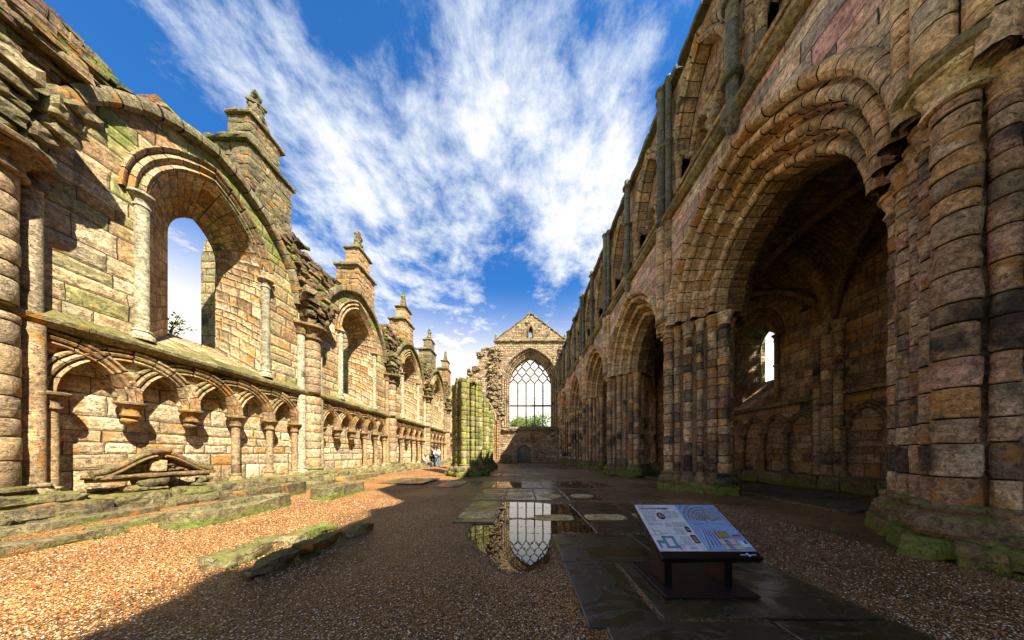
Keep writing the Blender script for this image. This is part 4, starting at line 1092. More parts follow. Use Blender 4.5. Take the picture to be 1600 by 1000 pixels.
for i in range(150):
    u = rk.uniform(-9.2, -3.3); z = shoulder(u)-rk.uniform(-.05, .4); rock(mb, u, YE+.5+rk.uniform(-.3, .4), z, rk.uniform(.3, .8), rk.uniform(.4, .9), rk.uniform(.14, .35), .1, 4)
for i in range(170):
    u = rk.uniform(-4.3, -2.4); z = rk.uniform(5.8, 15.5); 
    if u > -2.9 and z > 9: u -= .8
    rock(mb, u, YE+.05, z, rk.uniform(.3, .8), rk.uniform(.2, .7), rk.uniform(.16, .35), .12, 4)
for i in range(50):
    z = rk.uniform(6, 16); rock(mb, rk.uniform(5.2, 6.2), YE+.0, z, rk.uniform(.3, .7), rk.uniform(.2, .5), rk.uniform(.16, .3), .1, 4)
mb.build('broken_rubble', M['east'], EW)
mb = MB()
for i, du in enumerate((-.8, -.5, -.22, .05, .3)): drums(mb, -3.25+du, YE-.15-.12*(i % 2), .14, .5, 5.5, (.3, .5), 10, .03, .012); capital(mb, -3.25+du, YE-.15-.12*(i % 2), .14, 5.45, 5.8, 1.5, 12)
rock(mb, -3.5, YE-.1, 0, 1.6, 1., .5, .06, 6)
arch_sweep(mb, PE, -5.9, 5.8, 2.1, 3.1, [(0, -.2), (0, .3), (.1, .4), (.22, .3), (.3, .45), (.42, .35), (.5, -.2)], nv=10, sides=(1,), tmax=.85)
mb.build('arcade_respond', M['archN'], EW, smooth=R(45))
# blocked doorway under the window; its flat dark face stands in for recess shade
mb = MB(); O = arch_outline(.42, 1.35, .72, 1.0, .1, 8)
arch_sweep(mb, PE, .42, 1.35, .72, 1.0, [(0, -.1), (0, .12), (.08, .18), (.2, .14), (.24, -.05)], nv=6); stilt_sweep(mb, PE, .42, .1, 1.35, .72, [(0, -.1), (0, .12), (.08, .18), (.2, .14), (.24, -.05)])
mb.quad(PE(-.3, .01, .1), PE(1.14, .01, .1), PE(1.14, .01, 1.35), PE(-.3, .01, 1.35))
for (a, za), (b, zb) in zip(O[1:-1], O[2:-1]): mb.quad(PE(a, .01, 1.3), PE(b, .01, 1.3), PE(b, .01, zb), PE(a, .01, za))
mb.build('blocked_doorway', M['dark'], EW)

# ------------------------------------------------------------------ monuments and loose stones along the left wall
def single(name, mb, mat, label, cat, group=None, sm=None):
    return tag(mb.build(name, mat, smooth=sm), label, cat, group)
mn = thing('wall_monument', 'carved swan neck pediment with a blank shield, resting on rubble against the left wall', 'carved pediment', (XN+.2, 5.4, .7))
mb = MB(); PY0, PY1 = 4.52, 6.28; pc = 5.36
rock(mb, XN+.17, (PY0+PY1)/2, .80, .42, PY1-PY0, .07, .012, 12, .2)
rock(mb, XN+.12, (PY0+PY1)/2, .74, .32, PY1-PY0-.1, .07, .012, 12, .2)
mb.build('shelf', M['carved'], mn)
def sw(q): return .88+.42*(.5-.5*math.cos(math.pi*q))  # height of the curved top
mb = MB()
for s_ in (-1, 1):
    ln = (pc-PY0 if s_ < 0 else PY1-pc)
    pts = [Vector((XN+.22, pc+s_*ln*(1-q/14), sw(q/14)+.03)) for q in range(15)]; tube(mb, pts, .065, 8); pts = [p+Vector((.06, 0, -.09)) for p in pts]; tube(mb, pts[:-1], .03, 6)
rock(mb, XN+.22, pc, 1.27, .22, .34, .13, .03, 6, .8)
mb.build('scroll_moulding', M['carved'], mn, smooth=R(60))
mb = MB(); n_ = 20
for i in range(n_):
    a, b = PY0+(PY1-PY0)*i/n_, PY0+(PY1-PY0)*(i+1)/n_
    f = lambda y: sw(1-abs(y-pc)/(pc-PY0 if y < pc else PY1-pc))
    mb.quad((XN+.12, a, .86), (XN+.12, b, .86), (XN+.12, b, f(b)), (XN+.12, a, f(a)))
rk = random.Random(4)
for i in range(60):                              # strapwork foliage
    q = rk.uniform(-1, 1); y = pc+q*.68*(1 if q < 0 else 1.); zt = f(y)-.12
    if abs(q) < .22: continue
    if zt > .95: rock(mb, XN+.15, y, rk.uniform(.89, max(.9, zt-.08)), .12, rk.uniform(.05, .14), rk.uniform(.03, .07), .03, 4, .8, rnd=rk.random(), tilt=0)
mb.build('carved_field', M['carved'], mn)
mb = MB(); rock(mb, XN+.19, pc, .90, .12, .22, .24, .012, 8, .6); mb.build('shield', M['archN'], mn); mb = MB(); rock(mb, XN+.19, pc, 1.16, .13, .15, .13, .03, 6, .9); mb.build('crest', M['carved'], mn)
for k, (y, s_, l) in enumerate(((5.15, .34, 'squat mossy stone propping the left part of the pediment'), (6.05, .24, 'small stone propping the right end of the pediment'))):
    mb = MB(); rock(mb, XN+.3, y, .5, .4, s_*1.5, .10, .05, 6, .5); rock(mb, XN+.3, y+.02, .60, .3, s_, .13, .06, 6, .7)
    single('propping_stone', mb, M['mossy'], l, 'stone')
def coffin(name, x, y, w_, L, hh, rz, label, broken=0.):
    mb = MB(); th = .11; n_ = 26; sd = random.random()*20
    def ring(k, z, inset):
        out = []
        for i in range(n_):
            a = 2*math.pi*i/n_; c1, s1 = math.cos(a), math.sin(a)
            px = (w_/2-inset)*abs(c1)**.45*(1 if c1 > 0 else -1)*(1-.12*s1); py = (L/2-inset)*abs(s1)**.45*(1 if s1 > 0 else -1)
            d = nz(px, py, z+sd, 3)*.03+nz(px, py, z+sd, 9)*.012
            out.append((x+(px*(1+d/w_))*math.cos(rz)-py*math.sin(rz), y+px*math.sin(rz)+py*math.cos(rz), z+(nz(px, py, sd, 2.5)*.04-broken*math.exp(-((py+L*.12)/.22)**2)*(px > 0))*(1 if k in (2, 3, 4) else 0)))
        return out
    rings = [ring(0, 0, -.02), ring(1, hh*.5, .0), ring(2, hh-.015, .0), ring(3, hh, .02), ring(4, hh, th-.02), ring(5, hh-.03, th), ring(6, .1, th+.03)]
    vs = [p for r in rings for p in r]
    fs = [(k*n_+i, k*n_+(i+1) % n_, (k+1)*n_+(i+1) % n_, (k+1)*n_+i) for k in range(6) for i in range(n_)]+[tuple(range(6*n_, 7*n_))]
    mb.add(vs, fs); return single('stone_coffin', mb, M['kerb'], label, 'stone coffin', 'hollow stone coffins on the gravel', R(50))
coffin('c', -5.62, 4.85, .66, 1.95, .35, .06, 'hollow mossy stone coffin with a broken side, nearest of the three coffins', .24)
coffin('c', -5.35, 7.25, .6, 1.75, .38, .06, 'short hollow stone coffin farther along, in front of the first column of the left wall')
coffin('c', -6.5, 6.3, .55, 1.9, .46, .03, 'stone coffin lying between the nearest coffin and the wall plinth')
for k, (x, y, sx, sy, sz, rz, l) in enumerate((
        (-6.05, 2.75, .30, 1.9, .16, .06, 'long worn kerb slab at the left edge of the photo, nearest the corner'),
        (-6.32, 4.1, .28, 1.1, .15, .05, 'worn kerb slab joining the corner slab to the stone coffins'),
        (-7.0, 7.7, .45, 2.6, .26, .02, 'long low mossy block parallel to the wall, behind the short coffin'),
        (-7.25, 4.0, .4, 1.6, .20, .02, 'rough ledge stone at the foot of the left wall before the pediment'),
        (-7.2, 10.8, .5, 2.4, .3, .02, 'long mossy kerb at the wall foot beyond the first column'))):
    mb = MB(); rock(mb, x, y, .06, sx, sy, sz, .035, 14, .3, rz); single('border_stone', mb, M['kerb'], l, 'kerb stone', 'kerb stones along the left wall', R(60))
for k, (x, y, sx, sy, sz, rz, l) in enumerate((
        (-2.80, 2.78, .20, .66, .15, -.05, 'longest dark mossy stone at the near end of the row on the shadow edge'),
        (-2.78, 3.36, .20, .52, .14, .08, 'middle stone of the dark mossy row at the shadow edge'),
        (-2.64, 3.92, .20, .48, .13, -.25, 'farthest stone of the dark mossy row, in the shade'),
        (-3.42, 2.98, .30, .48, .13, .15, 'flat topped brownish stone at the left end of the rear row'),
        (-3.62, 3.42, .26, .42, .09, .0, 'thin flat olive stone in the rear row'),
        (-3.34, 3.62, .22, .30, .11, .3, 'small tapered stone in the middle of the rear row'),
        (-3.30, 3.98, .28, .46, .12, -.2, 'bright green mossy stone at the right end of the rear row'))):
    mb = MB(); rock(mb, x, y, .0, sx, sy, sz*.85, .05, 9, .2, rz); single('edging_stone', mb, M['mossy'] if k not in (6,) else M['kerb'], l, 'stone', 'low edging stones in the gravel', R(60))
mb = MB(); rock(mb, -1.95, 32.0, 0, 1.4, 1.0, 1.0, .06, 8, .2); rock(mb, -1.95, 32.0, .98, 1.5, 1.1, .16, .04, 8, .2)
single('stone_chest', mb, M['plinth'], 'squat stone chest on the ground left of the blocked doorway below the great window', 'stone chest')
# grey door at the end of the aisle
dr = thing('aisle_door', 'pale grey door at the far end of the left aisle beside the green pier', 'door', (-8.6, 33.2, 0))
mb = MB(); mb.box(-9.0, -7.4, 33.3, 33.5, .1, 6.2); mb.build('door_leaf', plain('door_grey', (.30, .31, .33), .5), dr)
mb = MB(); mb.box(-9.2, -9.0, 33.2, 33.5, 0, 6.4); mb.box(-7.4, -7.2, 33.2, 33.5, 0, 6.4); mb.box(-9.2, -7.2, 33.2, 33.5, 6.2, 6.5); mb.build('door_frame', M['carved'], dr)

# ------------------------------------------------------------------ information panel
pv = plain('lectern_metal', (.013, .008, .009), .35, .2); bl = plain('lectern_black', (.004, .004, .006), .3)
LT = thing('information_panel', 'low angled visitor information panel on two broad legs and a flat dark base plate', 'information panel', (1.70, 2.5, .02))
def part(name, mb, mat, sm=None): return mb.build(name, mat, LT, smooth=sm)
def bevel_box(x0, x1, y0, y1, z0, z1, b=.006):
    mb = MB(); mb.box(x0, x1, y0, y1, z0, z1); return mb
def bev(o, w_=.006):
    m = o.modifiers.new('bevel', 'BEVEL'); m.width = w_; m.segments = 2; return o
GZ = .024
mb = MB(); mb.box(1.27, 2.11, 2.13, 2.78, GZ, GZ+.022); bev(part('base_plate', mb, plain('base_plum', (.030, .016, .018), .38, .3)))
F = Vector((0, 2.19, .415)); Bk = Vector((0, 2.69, .725)); tv = (Bk-F).normalized(); nv_ = Vector((0, -tv.z, tv.y))
for x in (1.36, 1.93):
    mb = MB(); mb.box(x-.004, x+.064, 2.292, 2.312, GZ+.023, .40); part('leg_front_edge', mb, bl)
    mb = MB(); x1 = x+.06
    z_at = lambda y: F.z+(y-F.y)*(Bk.z-F.z)/(Bk.y-F.y)-.06
    vs = [(X, y, z) for X in (x, x1) for y, z in ((2.30, GZ+.022), (2.56, GZ+.022), (2.56, z_at(2.56)), (2.30, z_at(2.30)))]
    mb.add(vs, [(0, 1, 2, 3), (4, 7, 6, 5), (0, 4, 5, 1), (1, 5, 6, 2), (2, 6, 7, 3), (3, 7, 4, 0)]); bev(part('leg', mb, plain('leg_plum', (.035, .014, .014), .45, .1)), .008)
PX0, PX1 = 1.255, 2.125
def PP(s_, t_, e=0.):  # panel coordinates: s across 0..1, t up 0..1
    return Vector((PX0+(PX1-PX0)*s_, F.y, F.z))+tv*((Bk-F).length*t_)+nv_*e
def pbox(mb, s0, s1, t0, t1, e0, e1): mb.add([tuple(PP(s, t, e)) for s in (s0, s1) for t in (t0, t1) for e in (e0, e1)], [(0, 1, 3, 2), (4, 6, 7, 5), (0, 4, 5, 1), (2, 3, 7, 6), (0, 2, 6, 4), (1, 5, 7, 3)])
mb = MB(); pbox(mb, -.012, 1.012, -.13, 1.03, -.05, 0.); bev(part('panel_tray', mb, bl), .01)
def flat(name, col, rough=.25): return plain(name, col, rough)
mb = MB(); pbox(mb, 0, 1, 0, 1, 0, .004); face = part('panel_face', mb, flat('panel_white', (.64, .62, .60), .42))
def sub(name, mb, mat): return mb.build(name, mat, face)
mb = MB(); pbox(mb, .50, .998, .002, .998, .0045, .0055); art = sub('artwork_ground', mb, flat('art_blue', (.24, .36, .56), .4))
# the painted nave: converging stripes, ribs and a far glow
def seg(mb, a, b, w_, e=.0062):
    A_, B_ = PP(a[0], a[1], e), PP(b[0], b[1], e); d = (B_-A_).normalized().cross(nv_)*w_
    mb.add([tuple(A_-d), tuple(A_+d), tuple(B_+d), tuple(B_-d)], [(0, 1, 2, 3)])
vp = (.765, .56); cols = dict(gold=(.34, .24, .07), pale=(.60, .64, .70), deep=(.06, .10, .32), red=(.45, .05, .08), cream=(.55, .48, .33))
lay = {k: MB() for k in cols}
def clip(p): return (min(max(p[0], .505), .993), min(max(p[1], .005), .995))
rk = random.Random(8)
for i in range(26):
    a = i/26*2*math.pi+.1; q0, q1 = .10, rk.uniform(.55, .9)
    p0 = clip((vp[0]+q0*.25*math.cos(a), vp[1]+q0*.45*math.sin(a))); p1 = clip((vp[0]+q1*.30*math.cos(a), vp[1]+q1*.62*math.sin(a)))
    if math.sin(a) < -.3: continue
    seg(lay[('pale', 'deep', 'pale', 'gold')[i % 4]], p0, p1, rk.uniform(.0010, .0022), .0060+.00012*i)
for i in range(9):
    s_ = .12+.88*(i/8)**1.5
    for k in range(16):
        a0, a1 = math.pi*k/16, math.pi*(k+1)/16
        f = lambda a: (vp[0]+.30*s_*math.cos(a)*(1-.1*math.sin(a)), vp[1]+.05+.46*s_*math.sin(a)**.8)
        p0, p1 = f(a0), f(a1)
        if .51 < p0[0] < .99 and p0[1] < .99 and p1[1] < .99 and .51 < p1[0] < .99: (seg(lay['gold'], p0, p1, .003+.003*s_, .0102+.00003*i), seg(lay['deep'], (p0[0]+.006, p0[1]-.012), (p1[0]+.006, p1[1]-.012), .0015, .0099+.00002*i))
for i in range(12): seg(lay['deep' if i % 2 else 'pale'], (.52+.022*i, .03+.01*i), (.60+.013*i, .42), .003, .0105+.0001*i)
seg(lay['cream'], (.70, .16), (.86, .16), .028, .0125); seg(lay['gold'], (.72, .30), (.85, .30), .03, .0128); seg(lay['cream'], (.70, .06), (.90, .06), .02, .0126); seg(lay['red'], (.88, .28), (.975, .28), .010, .013); seg(lay['deep'], (.77, .02), (.77, .19), .022, .0135)
for i in range(5): seg(lay['cream'], (.765-.012, .03+.03*i), (.765+.03, .045+.03*i), .003, .0138)
seg(lay['pale'], (.88, .12), (.985, .12), .035, .0125); seg(lay['deep'], (.94, .15), (.975, .15), .018, .013)
for i in range(7): seg(lay[('red', 'cream', 'deep')[i % 3]], (.72+.02*i, .36), (.73+.02*i, .36), .008, .0129)
al = MB(); ams = []
for k, mb in lay.items():
    o_ = len(al.v); al.v += mb.v; al.f += [tuple(q+o_ for q in f) for f in mb.f]; al.uv += mb.uv; al.r += mb.r; al.mi += [len(ams)]*len(mb.f); ams.append(flat('art_'+k, cols[k], .25))
al.build('artwork', ams, face)
# columns of small text, too small to read
def textblock(s0, s1, t1, rows, ragged=.1):
    mb = MB()
    for i in range(rows):
        t_ = t1-i*.022; s = s0; e_ = s1-rk.random()*ragged*(s1-s0)
        while s < e_-.008:
            w_ = min(rk.uniform(.008, .026), e_-s); pbox(mb, s, s+w_*.86, t_-.0065, t_, .0041, .0050); s += w_+.003
    sub('text_column', mb, TG)
TG = flat('text_grey', (.10, .10, .13))
for q_ in ((.04, .235, .835, 4), (.04, .18, .74, 7), (.29, .47, .835, 8), (.04, .22, .56, 3), (.23, .31, .56, 4), (.32, .485, .57, 5), (.30, .40, .44, 6), (.30, .43, .27, 8, .3), (.25, .30, .12, 4), (.34, .43, .07, 2)): textblock(*q_)
def disc(mb, s, t_, rs_, rt, e, n=20): mb.add([tuple(PP(s+rs_*math.cos(2*math.pi*i/n), t_+rt*math.sin(2*math.pi*i/n), e)) for i in range(n)], [tuple(range(n))])
dk_, gd_, bl_ = flat('pic_dark', (.02, .025, .05)), flat('pic_gold', (.38, .24, .10)), flat('pic_blue', (.10, .22, .45))
mb = MB(); disc(mb, .245, .72, .045, .085, .0052); sub('round_picture', mb, dk_)
mb = MB(); pbox(mb, .425, .475, .36, .47, .0045, .0058); sub('small_picture', mb, dk_)
mb = MB(); pbox(mb, .425, .485, .14, .30, .0045, .0058); sub('small_picture', mb, dk_)
mb = MB(); disc(mb, .238, .73, .018, .05, .0062); sub('picture_figure', mb, gd_)
mb = MB(); disc(mb, .452, .415, .012, .03, .0066); sub('picture_figure', mb, gd_)
mb = MB(); pbox(mb, .437, .468, .16, .27, .0058, .0066); sub('picture_figure', mb, gd_)
mb = MB(); disc(mb, .262, .70, .012, .03, .0066); sub('picture_detail', mb, bl_)
mb = MB()
for a, b, c, d in ((.05, .06, .30, .46), (.06, .12, .38, .40), (.12, .13, .32, .40), (.13, .2, .33, .345), (.05, .12, .30, .315)): pbox(mb, a, b, c, d, .0041, .005)
sub('plan_of_palace', mb, flat('plan_tan', (.42, .33, .20)))
mb = MB()
for a, b, c, d in ((.10, .13, .06, .28), (.10, .23, .24, .28), (.20, .23, .06, .28), (.10, .23, .05, .09), (.03, .10, .14, .2), (.03, .05, .05, .2), (.23, .245, .02, .1)): pbox(mb, a, b, c, d, .0051, .006)
sub('plan_of_courtyard', mb, flat('plan_teal', (.12, .26, .30)))
def ftext(name, s, body, size, col, S, T, e=.006, bold=0.):
    cu = bpy.data.curves.new(name, 'FONT'); cu.body = body; cu.size = size; cu.offset = bold
    o = bpy.data.objects.new(name, cu); dg = bpy.context.evaluated_depsgraph_get(); me = bpy.data.meshes.new_from_object(o); bpy.data.objects.remove(o)
    ex = Vector((1, 0, 0)); 
    for v in me.vertices: v.co = PP(S, T, e)+ex*v.co.x+tv*v.co.y
    me.materials.append(col); o = bpy.data.objects.new(name, me); sc.collection.objects.link(o); o.parent = face; return o
ink = flat('title_plum', (.11, .03, .07))
ftext('welcome_line', 0, 'WELCOME TO', .016, ink, .035, .945); 
x_ = .035
ftext('title', 0, 'H', .048, ink, .035, .878, bold=.0012); ftext('title', 0, 'OLYROOD', .037, ink, .074, .878, bold=.0012); ftext('title', 0, 'A', .048, ink, .268, .878, bold=.0012); ftext('title', 0, 'BBEY', .037, ink, .306, .878, bold=.0012)
for s0, t0 in ((.008, .985), (.992, .985), (.008, .015), (.992, .015)):
    mb = MB(); disc(mb, s0, t0, .0045, .009, .0068, 10); sub('screw', mb, flat('screw_steel', (.25, .25, .26), .3))
# maker's line on the lower lip
mb = MB(); wt = flat('lip_white', (.55, .57, .6))
for i in range(10): pbox(mb, .80+i*.006, .804+i*.006, -.07, -.055, .0005, .0015)
for i in range(10): pbox(mb, .90+i*.006, .904+i*.006, -.07, -.055, .0005, .0015)
seg(mb, (.872, -.035), (.888, -.09), .010, .002); sub('lip_lettering', mb, wt)

# weeds and moss in the joints of the paving
lf = MB(); rk = random.Random(17)
lines = [((.49, .9), (.49, 3.9)), ((.49, 2.86), (2.8, 2.86)), ((1.095, 1.9), (1.095, 2.86)), ((.6, 1.87), (2.85, 1.87)), ((1.9, .95), (1.9, 1.87)), ((2.86, .9), (2.86, 3.9)), ((1.7, 2.9), (1.7, 3.8))]
for (xa, ya), (xb, yb) in lines:
    L = math.hypot(xb-xa, yb-ya)
    for i in range(int(L*70)):
        q = rk.random(); x, y = xa+(xb-xa)*q+rk.gauss(0, .010), ya+(yb-ya)*q+rk.gauss(0, .010)
        if nz(x, y, 4, 2.2) < .0: continue
        for j in range(4):
            a = rk.random()*6.28; s_ = rk.uniform(.004, .011); up = rk.uniform(.2, 1.)
            lf.add([(x, y, .012), (x+s_*math.cos(a)-s_*.3*math.sin(a), y+s_*math.sin(a)+s_*.3*math.cos(a), .014+s_*up), (x+s_*1.5*math.cos(a), y+s_*1.5*math.sin(a), .014+s_*up*1.2), (x+s_*math.cos(a)+s_*.3*math.sin(a), y+s_*math.sin(a)-s_*.3*math.cos(a), .014+s_*up)], [(0, 1, 2, 3)])
JOINT = lf
gt = MB(); rk = random.Random(23)
for (xa, ya), (xb, yb) in (((-5.85, 1.9), (-5.95, 3.7)), ((-5.25, 3.9), (-5.22, 5.8)), ((-5.02, 6.4), (-4.98, 8.1)), ((-7.35, 2), (-7.35, 7)), ((-2.68, 2.5), (-2.5, 4.2)), ((-3.25, 2.7), (-3.15, 4.2)), ((5.05, 2.4), (5.3, 4.2)), ((5.0, 2.2), (5.6, 1.4)), ((5.1, 8.0), (5.1, 9.5)), ((-6.9, 5), (-6.9, 10))):
    L = math.hypot(xb-xa, yb-ya)
    for i in range(int(L*22)):
        q = rk.random(); x, y = xa+(xb-xa)*q+rk.gauss(0, .03), ya+(yb-ya)*q+rk.gauss(0, .03)
        if nz(x, y, 8, 1.5) < .02: continue
        z = ground_z(x, y)
        for j in range(9):
            a = rk.random()*6.28; s_ = rk.uniform(.015, .045); h_ = rk.uniform(.02, .06); c_, d_ = math.cos(a), math.sin(a)
            gt.add([(x-d_*.003, y+c_*.003, z), (x+d_*.003, y-c_*.003, z), (x+s_*c_*.5+d_*.002, y+s_*d_*.5-c_*.002, z+h_*.7), (x+s_*c_, y+s_*d_, z+h_)], [(0, 1, 2, 3)])
GT = gt
# ------------------------------------------------------------------ people
def skin_mesh(name, nodes, edges, mat, parent, root=0, sub_=1):
    me = bpy.data.meshes.new(name); me.from_pydata([n[0] for n in nodes], edges, []); o = bpy.data.objects.new(name, me); sc.collection.objects.link(o)
    m = o.modifiers.new('skin', 'SKIN'); m.use_smooth_shade = True
    for i, n in enumerate(nodes):
        r = n[1]; d = me.skin_vertices[0].data[i]; d.radius = (r, r) if not isinstance(r, tuple) else r; d.use_root = (i == root)
    s_ = o.modifiers.new('sub', 'SUBSURF'); s_.levels = s_.render_levels = sub_+1
    dg = bpy.context.evaluated_depsgraph_get(); ev = o.evaluated_get(dg); nm = bpy.data.meshes.new_from_object(ev)
    bpy.data.objects.remove(o); nm.materials.clear(); nm.materials.append(mat)
    o = bpy.data.objects.new(name, nm); sc.collection.objects.link(o); o.parent = parent; return o
SK = plain('skin', (.42, .23, .15), .6)
def standing(x, y, z, rz, label, top, legs, hair, lean=.12, pack=None, s=1.0):
    T = thing('person', label, 'person', (x, y, z)); T.rotation_euler = (0, 0, rz); T.scale = (s, s, s)
    L = lean
    body = [((0, 0, .92), .11), ((0, -L*.5, 1.15), .13), ((0, -L, 1.38), .12), ((0, -L*1.15, 1.50), .055), ((0, -L*1.5, 1.60), .085), ((0, -L*1.7, 1.68), .08),
            ((-.17, -L, 1.42), .05), ((-.24, -L-.05, 1.18), .043), ((-.16, -L-.26, 1.05), .034), ((-.13, -L-.34, 1.05), .03), ((.17, -L, 1.42), .05), ((.24, -L-.05, 1.18), .043), ((.16, -L-.26, 1.05), .034), ((.13, -L-.34, 1.05), .03),
            ((-.09, 0, .86), .085), ((-.11, -.01, .48), .06), ((-.12, .02, .08), .042), ((-.13, -.13, .035), .035), ((.09, 0, .86), .085), ((.11, -.01, .48), .06), ((.12, .02, .08), .042), ((.13, -.13, .035), .035)]
    E = [(0, 1), (1, 2), (2, 3), (3, 4), (4, 5), (2, 6), (6, 7), (7, 8), (8, 9), (2, 10), (10, 11), (11, 12), (12, 13), (0, 14), (14, 15), (15, 16), (16, 17), (0, 18), (18, 19), (19, 20), (20, 21)]
    skin_mesh('body', body, E, SK, T)
    jk = [((0, .0, .90), (.19, .14)), ((0, -L*.5, 1.15), (.20, .15)), ((0, -L, 1.40), (.19, .13)), ((-.18, -L, 1.43), .075), ((-.25, -L-.05, 1.18), .062), ((-.17, -L-.24, 1.06), .05), ((.18, -L, 1.43), .075), ((.25, -L-.05, 1.18), .062), ((.17, -L-.24, 1.06), .05)]
    skin_mesh('jacket', jk, [(0, 1), (1, 2), (2, 3), (3, 4), (4, 5), (2, 6), (6, 7), (7, 8)], top, T)
    tr_ = [((0, 0, .92), .15), ((-.10, 0, .84), .105), ((-.115, -.01, .48), .078), ((-.125, .02, .10), .062), ((.10, 0, .84), .105), ((.115, -.01, .48), .078), ((.125, .02, .10), .062)]
    skin_mesh('trousers', tr_, [(0, 1), (1, 2), (2, 3), (0, 4), (4, 5), (5, 6)], legs, T)
    hm = MB(); rock(hm, 0, -L*1.6+.02, 1.58, .20, .22, .20, .02, 5, 1.0); h_ = hm.build('hair', hair, None, smooth=R(80)); h_.parent = T
    if pack:
        pm = MB(); rock(pm, 0, .14-L*.6, 1.0, .33, .20, .44, .02, 6, .6); p_ = pm.build('backpack', pack, None, smooth=R(80)); p_.parent = T
    sm = MB()
    for q in (-1, 1): rock(sm, q*.125, -.06, 0, .11, .28, .10, .01, 5, .6)
    s_ = sm.build('shoes', plain('shoe', (.03, .03, .04)), None, smooth=R(80)); s_.parent = T
whitej = plain('white_jacket', (.62, .58, .52), .8); blackc = plain('black_cloth', (.015, .015, .02), .8); jean = plain('blue_jeans', (.10, .19, .34), .8); khaki = plain('khaki', (.30, .24, .16), .8); hair_d = plain('dark_hair', (.03, .018, .01), .7); hair_l = plain('grey_hair', (.25, .2, .16), .7); purple = plain('dark_purple', (.03, .02, .05), .8)
standing(-7.05, 20.6, .13, R(10), 'standing visitor in a white top and blue jeans with a black backpack, bending over', whitej, jean, hair_d, .22, blackc, 1.0)
standing(-7.55, 20.9, .13, R(50), 'standing visitor in black clothes just left of the one in a white top', blackc, blackc, hair_d, .12, None, .98)
T = thing('person', 'visitor in beige crouching on the gravel with arms on the knees', 'person', (-7.95, 19.6, .12)); T.rotation_euler = (0, 0, R(70))
body = [((0, 0, .34), .12), ((0, -.14, .58), .13), ((0, -.26, .78), .12), ((0, -.32, .90), .055), ((0, -.36, 1.0), .085), ((0, -.38, 1.07), .08),
        ((-.17, -.28, .80), .05), ((-.24, -.42, .62), .043), ((-.15, -.60, .55), .034), ((-.1, -.66, .53), .03), ((.17, -.28, .80), .05), ((.24, -.42, .62), .043), ((.15, -.60, .55), .034), ((.1, -.66, .53), .03),
        ((-.1, -.04, .30), .09), ((-.16, -.42, .50), .07), ((-.13, -.2, .10), .045), ((-.13, -.36, .04), .04), ((.1, -.04, .30), .09), ((.16, -.42, .50), .07), ((.13, -.2, .10), .045), ((.13, -.36, .04), .04)]
E = [(0, 1), (1, 2), (2, 3), (3, 4), (4, 5), (2, 6), (6, 7), (7, 8), (8, 9), (2, 10), (10, 11), (11, 12), (12, 13), (0, 14), (14, 15), (15, 16), (16, 17), (0, 18), (18, 19), (19, 20), (20, 21)]
skin_mesh('body', body, E, SK, T)
skin_mesh('jacket', [((0, 0, .36), .17), ((0, -.14, .58), .18), ((0, -.26, .80), .17), ((-.18, -.28, .81), .075), ((-.25, -.42, .62), .06), ((-.16, -.58, .55), .05), ((.18, -.28, .81), .075), ((.25, -.42, .62), .06), ((.16, -.58, .55), .05)], [(0, 1), (1, 2), (2, 3), (3, 4), (4, 5), (2, 6), (6, 7), (7, 8)], plain('beige_top', (.50, .38, .28), .8), T)
skin_mesh('trousers', [((0, 0, .33), .15), ((-.1, -.04, .29), .11), ((-.16, -.42, .49), .085), ((-.13, -.2, .12), .06), ((.1, -.04, .29), .11), ((.16, -.42, .49), .085), ((.13, -.2, .12), .06)], [(0, 1), (1, 2), (2, 3), (0, 4), (4, 5), (5, 6)], khaki, T)
hm = MB(); rock(hm, 0, -.36, .98, .19, .21, .19, .02, 5, 1.); h_ = hm.build('hair', hair_l, None, smooth=R(80)); h_.parent = T
mb = MB(); rock(mb, -7.45, 19.9, .1, .35, .3, .45, .03, 6, .6); single('rucksack', mb, purple, 'dark bag standing on the gravel between the crouching and standing visitors', 'bag', None, R(80))

# ------------------------------------------------------------------ trees and plants beyond the walls
def leafmat(name, cols):
    m, t, b = base_mat(name); at = t.new('ShaderNodeAttribute'); at.attribute_name = 'rnd'
    t.put(b.inputs['Base Color'], t.ramp(at.outputs['Fac'], cols)); b.inputs['Roughness'].default_value = .6
    tl = t.new('ShaderNodeBsdfTranslucent'); t.put(tl.inputs[0], t.ramp(at.outputs['Fac'], [tuple(q*1.3 for q in c) for c in cols]))
    mx = t.new('ShaderNodeMixShader'); mx.inputs[0].default_value = .35; out = [n for n in t.n if n.type == 'OUTPUT_MATERIAL'][0]
    t.l.new(b.outputs[0], mx.inputs[1]); t.l.new(tl.outputs[0], mx.inputs[2]); t.l.new(mx.outputs[0], out.inputs[0]); return m
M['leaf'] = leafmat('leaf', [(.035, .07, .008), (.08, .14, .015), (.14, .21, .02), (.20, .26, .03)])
tag(JOINT.build('joint_weeds', M['leaf']), kind='stuff'); tag(GT.build('grass_tufts', M['leaf']), kind='stuff')
M['bark'] = plain('bark', (.08, .055, .035), .9)
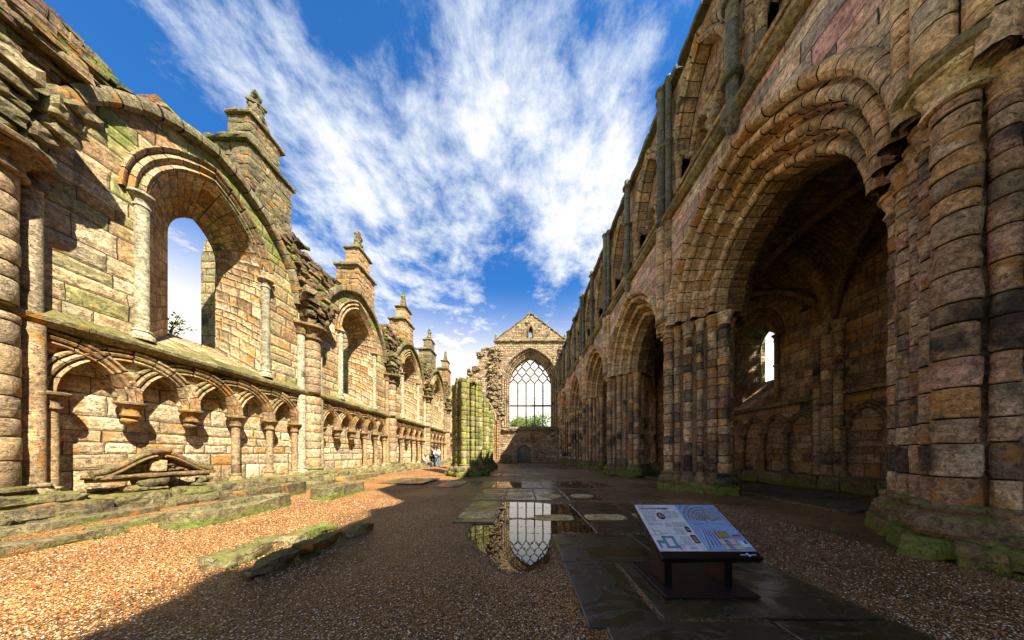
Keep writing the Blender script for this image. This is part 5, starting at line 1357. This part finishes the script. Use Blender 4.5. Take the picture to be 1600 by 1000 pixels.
def tree(x, y, z0, hgt, rad, label, group, sd, nl=2600, ls=.35):
    rk = random.Random(sd); T = thing('tree', label, 'tree', (x, y, z0), group)
    tk = MB(); th = hgt*.45
    lathe(tk, x, y, [(.035*hgt, z0), (.026*hgt, z0+th*.5), (.02*hgt, z0+th), (.008*hgt, z0+hgt*.8)], 8)
    cl = []
    for i in range(15):
        a = rk.random()*6.28; q = rk.random()**.6; e = rk.uniform(.38, .92); rr = rad*q*(1-abs(e-.6)*1.1)
        cl.append(Vector((x+rr*math.cos(a), y+rr*math.sin(a), z0+hgt*e))); tube(tk, [Vector((x, y, z0+th*rk.uniform(.6, 1.1))), cl[-1]], .008*hgt, 5)
    tk.build('trunk', M['bark'], T)
    cr = MB()
    for i in range(nl):
        c = cl[i % 15]; d = Vector((rk.gauss(0, 1), rk.gauss(0, 1), rk.gauss(0, .8))).normalized()*rad*.42*rk.random()**.4; p = c+d
        u = Vector((rk.gauss(0, 1), rk.gauss(0, 1), rk.gauss(0, 1))).normalized(); v = u.orthogonal().normalized(); s_ = ls*rk.uniform(.6, 1.3)
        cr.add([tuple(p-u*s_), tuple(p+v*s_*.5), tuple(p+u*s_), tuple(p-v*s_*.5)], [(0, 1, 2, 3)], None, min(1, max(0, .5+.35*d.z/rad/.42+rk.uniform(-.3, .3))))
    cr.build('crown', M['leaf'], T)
for k, (px, pyt, Y, rad, l) in enumerate(((802, 656, 95, 6, 'leftmost low tree seen through the foot of the great window'), (814, 654, 90, 5.5, 'rounded low tree between the leftmost one and the tall crown'), (836, 649, 86, 6.5, 'tallest bright tree seen through the foot of the great window'), (826, 655, 100, 5, 'small tree behind the tallest one through the great window'), (849, 659, 92, 5, 'lower tree right of the tallest one through the great window'), (860, 663, 100, 5, 'rightmost tree by the right jamb of the great window'), (783, 655, 98, 6, 'tree hidden mostly by the left jamb of the great window'))):
    X = (px-813.5)*Y/380; Z = H+(708-pyt)*Y/380
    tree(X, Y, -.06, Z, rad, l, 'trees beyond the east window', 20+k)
def plant(x, y, z0, hgt, label, sd, n=70, ls=.03):
    rk = random.Random(sd); T = thing('shrub', label, 'shrub', (x, y, z0)); st = MB(); lf = MB()
    for i in range(9):
        a = rk.random()*6.28; b = rk.uniform(.1, .5)*hgt; p0 = Vector((x, y, z0)); p1 = Vector((x+b*.5*math.cos(a), y+b*.5*math.sin(a), z0+hgt*.5)); p2 = Vector((x+b*math.cos(a), y+b*math.sin(a), z0+hgt*rk.uniform(.7, 1.)))
        tube(st, [p0, p1, p2], .008, 4)
        for q in range(n//9):
            f = rk.uniform(.3, 1.); p = (p1*(1-(f-.5)*2)+p2*((f-.5)*2)) if f > .5 else p0*(1-f*2)+p1*f*2
            p = p+Vector((rk.gauss(0, .05), rk.gauss(0, .05), rk.gauss(0, .04)))*hgt; u = Vector((rk.gauss(0, 1), rk.gauss(0, 1), rk.gauss(0, 1))).normalized(); v = u.orthogonal().normalized()
            lf.add([tuple(p-u*ls), tuple(p+v*ls*.5), tuple(p+u*ls), tuple(p-v*ls*.5)], [(0, 1, 2, 3)])
    st.build('stems', M['bark'], T); lf.build('leaves', M['leaf'], T)
plant(XN-1.45, 6.55, 4.15, 1.1, 'thin leafy shrub outside the nearest left window opening', 3, 200, .045)
plant(XA+2.2, 12.3, 4.6, 1.3, 'green shrub outside the small aisle window on the right', 5, 900, .09)
for k, (x, y, h_, r_, l) in enumerate(((19.5, 5.0, 17.5, 5.2, 'unseen tall tree added outside the right wall to shade the aisle windows'), (20.5, -2.5, 16, 5.0, 'second unseen tree added to shade the aisle windows, behind the camera'))):
    tree(x, y, -.06, h_, r_, l, 'unseen trees added to shade the aisle windows', 60+k, 4200, .42)  # unseen trees, added to keep the sun off the aisle window reveals
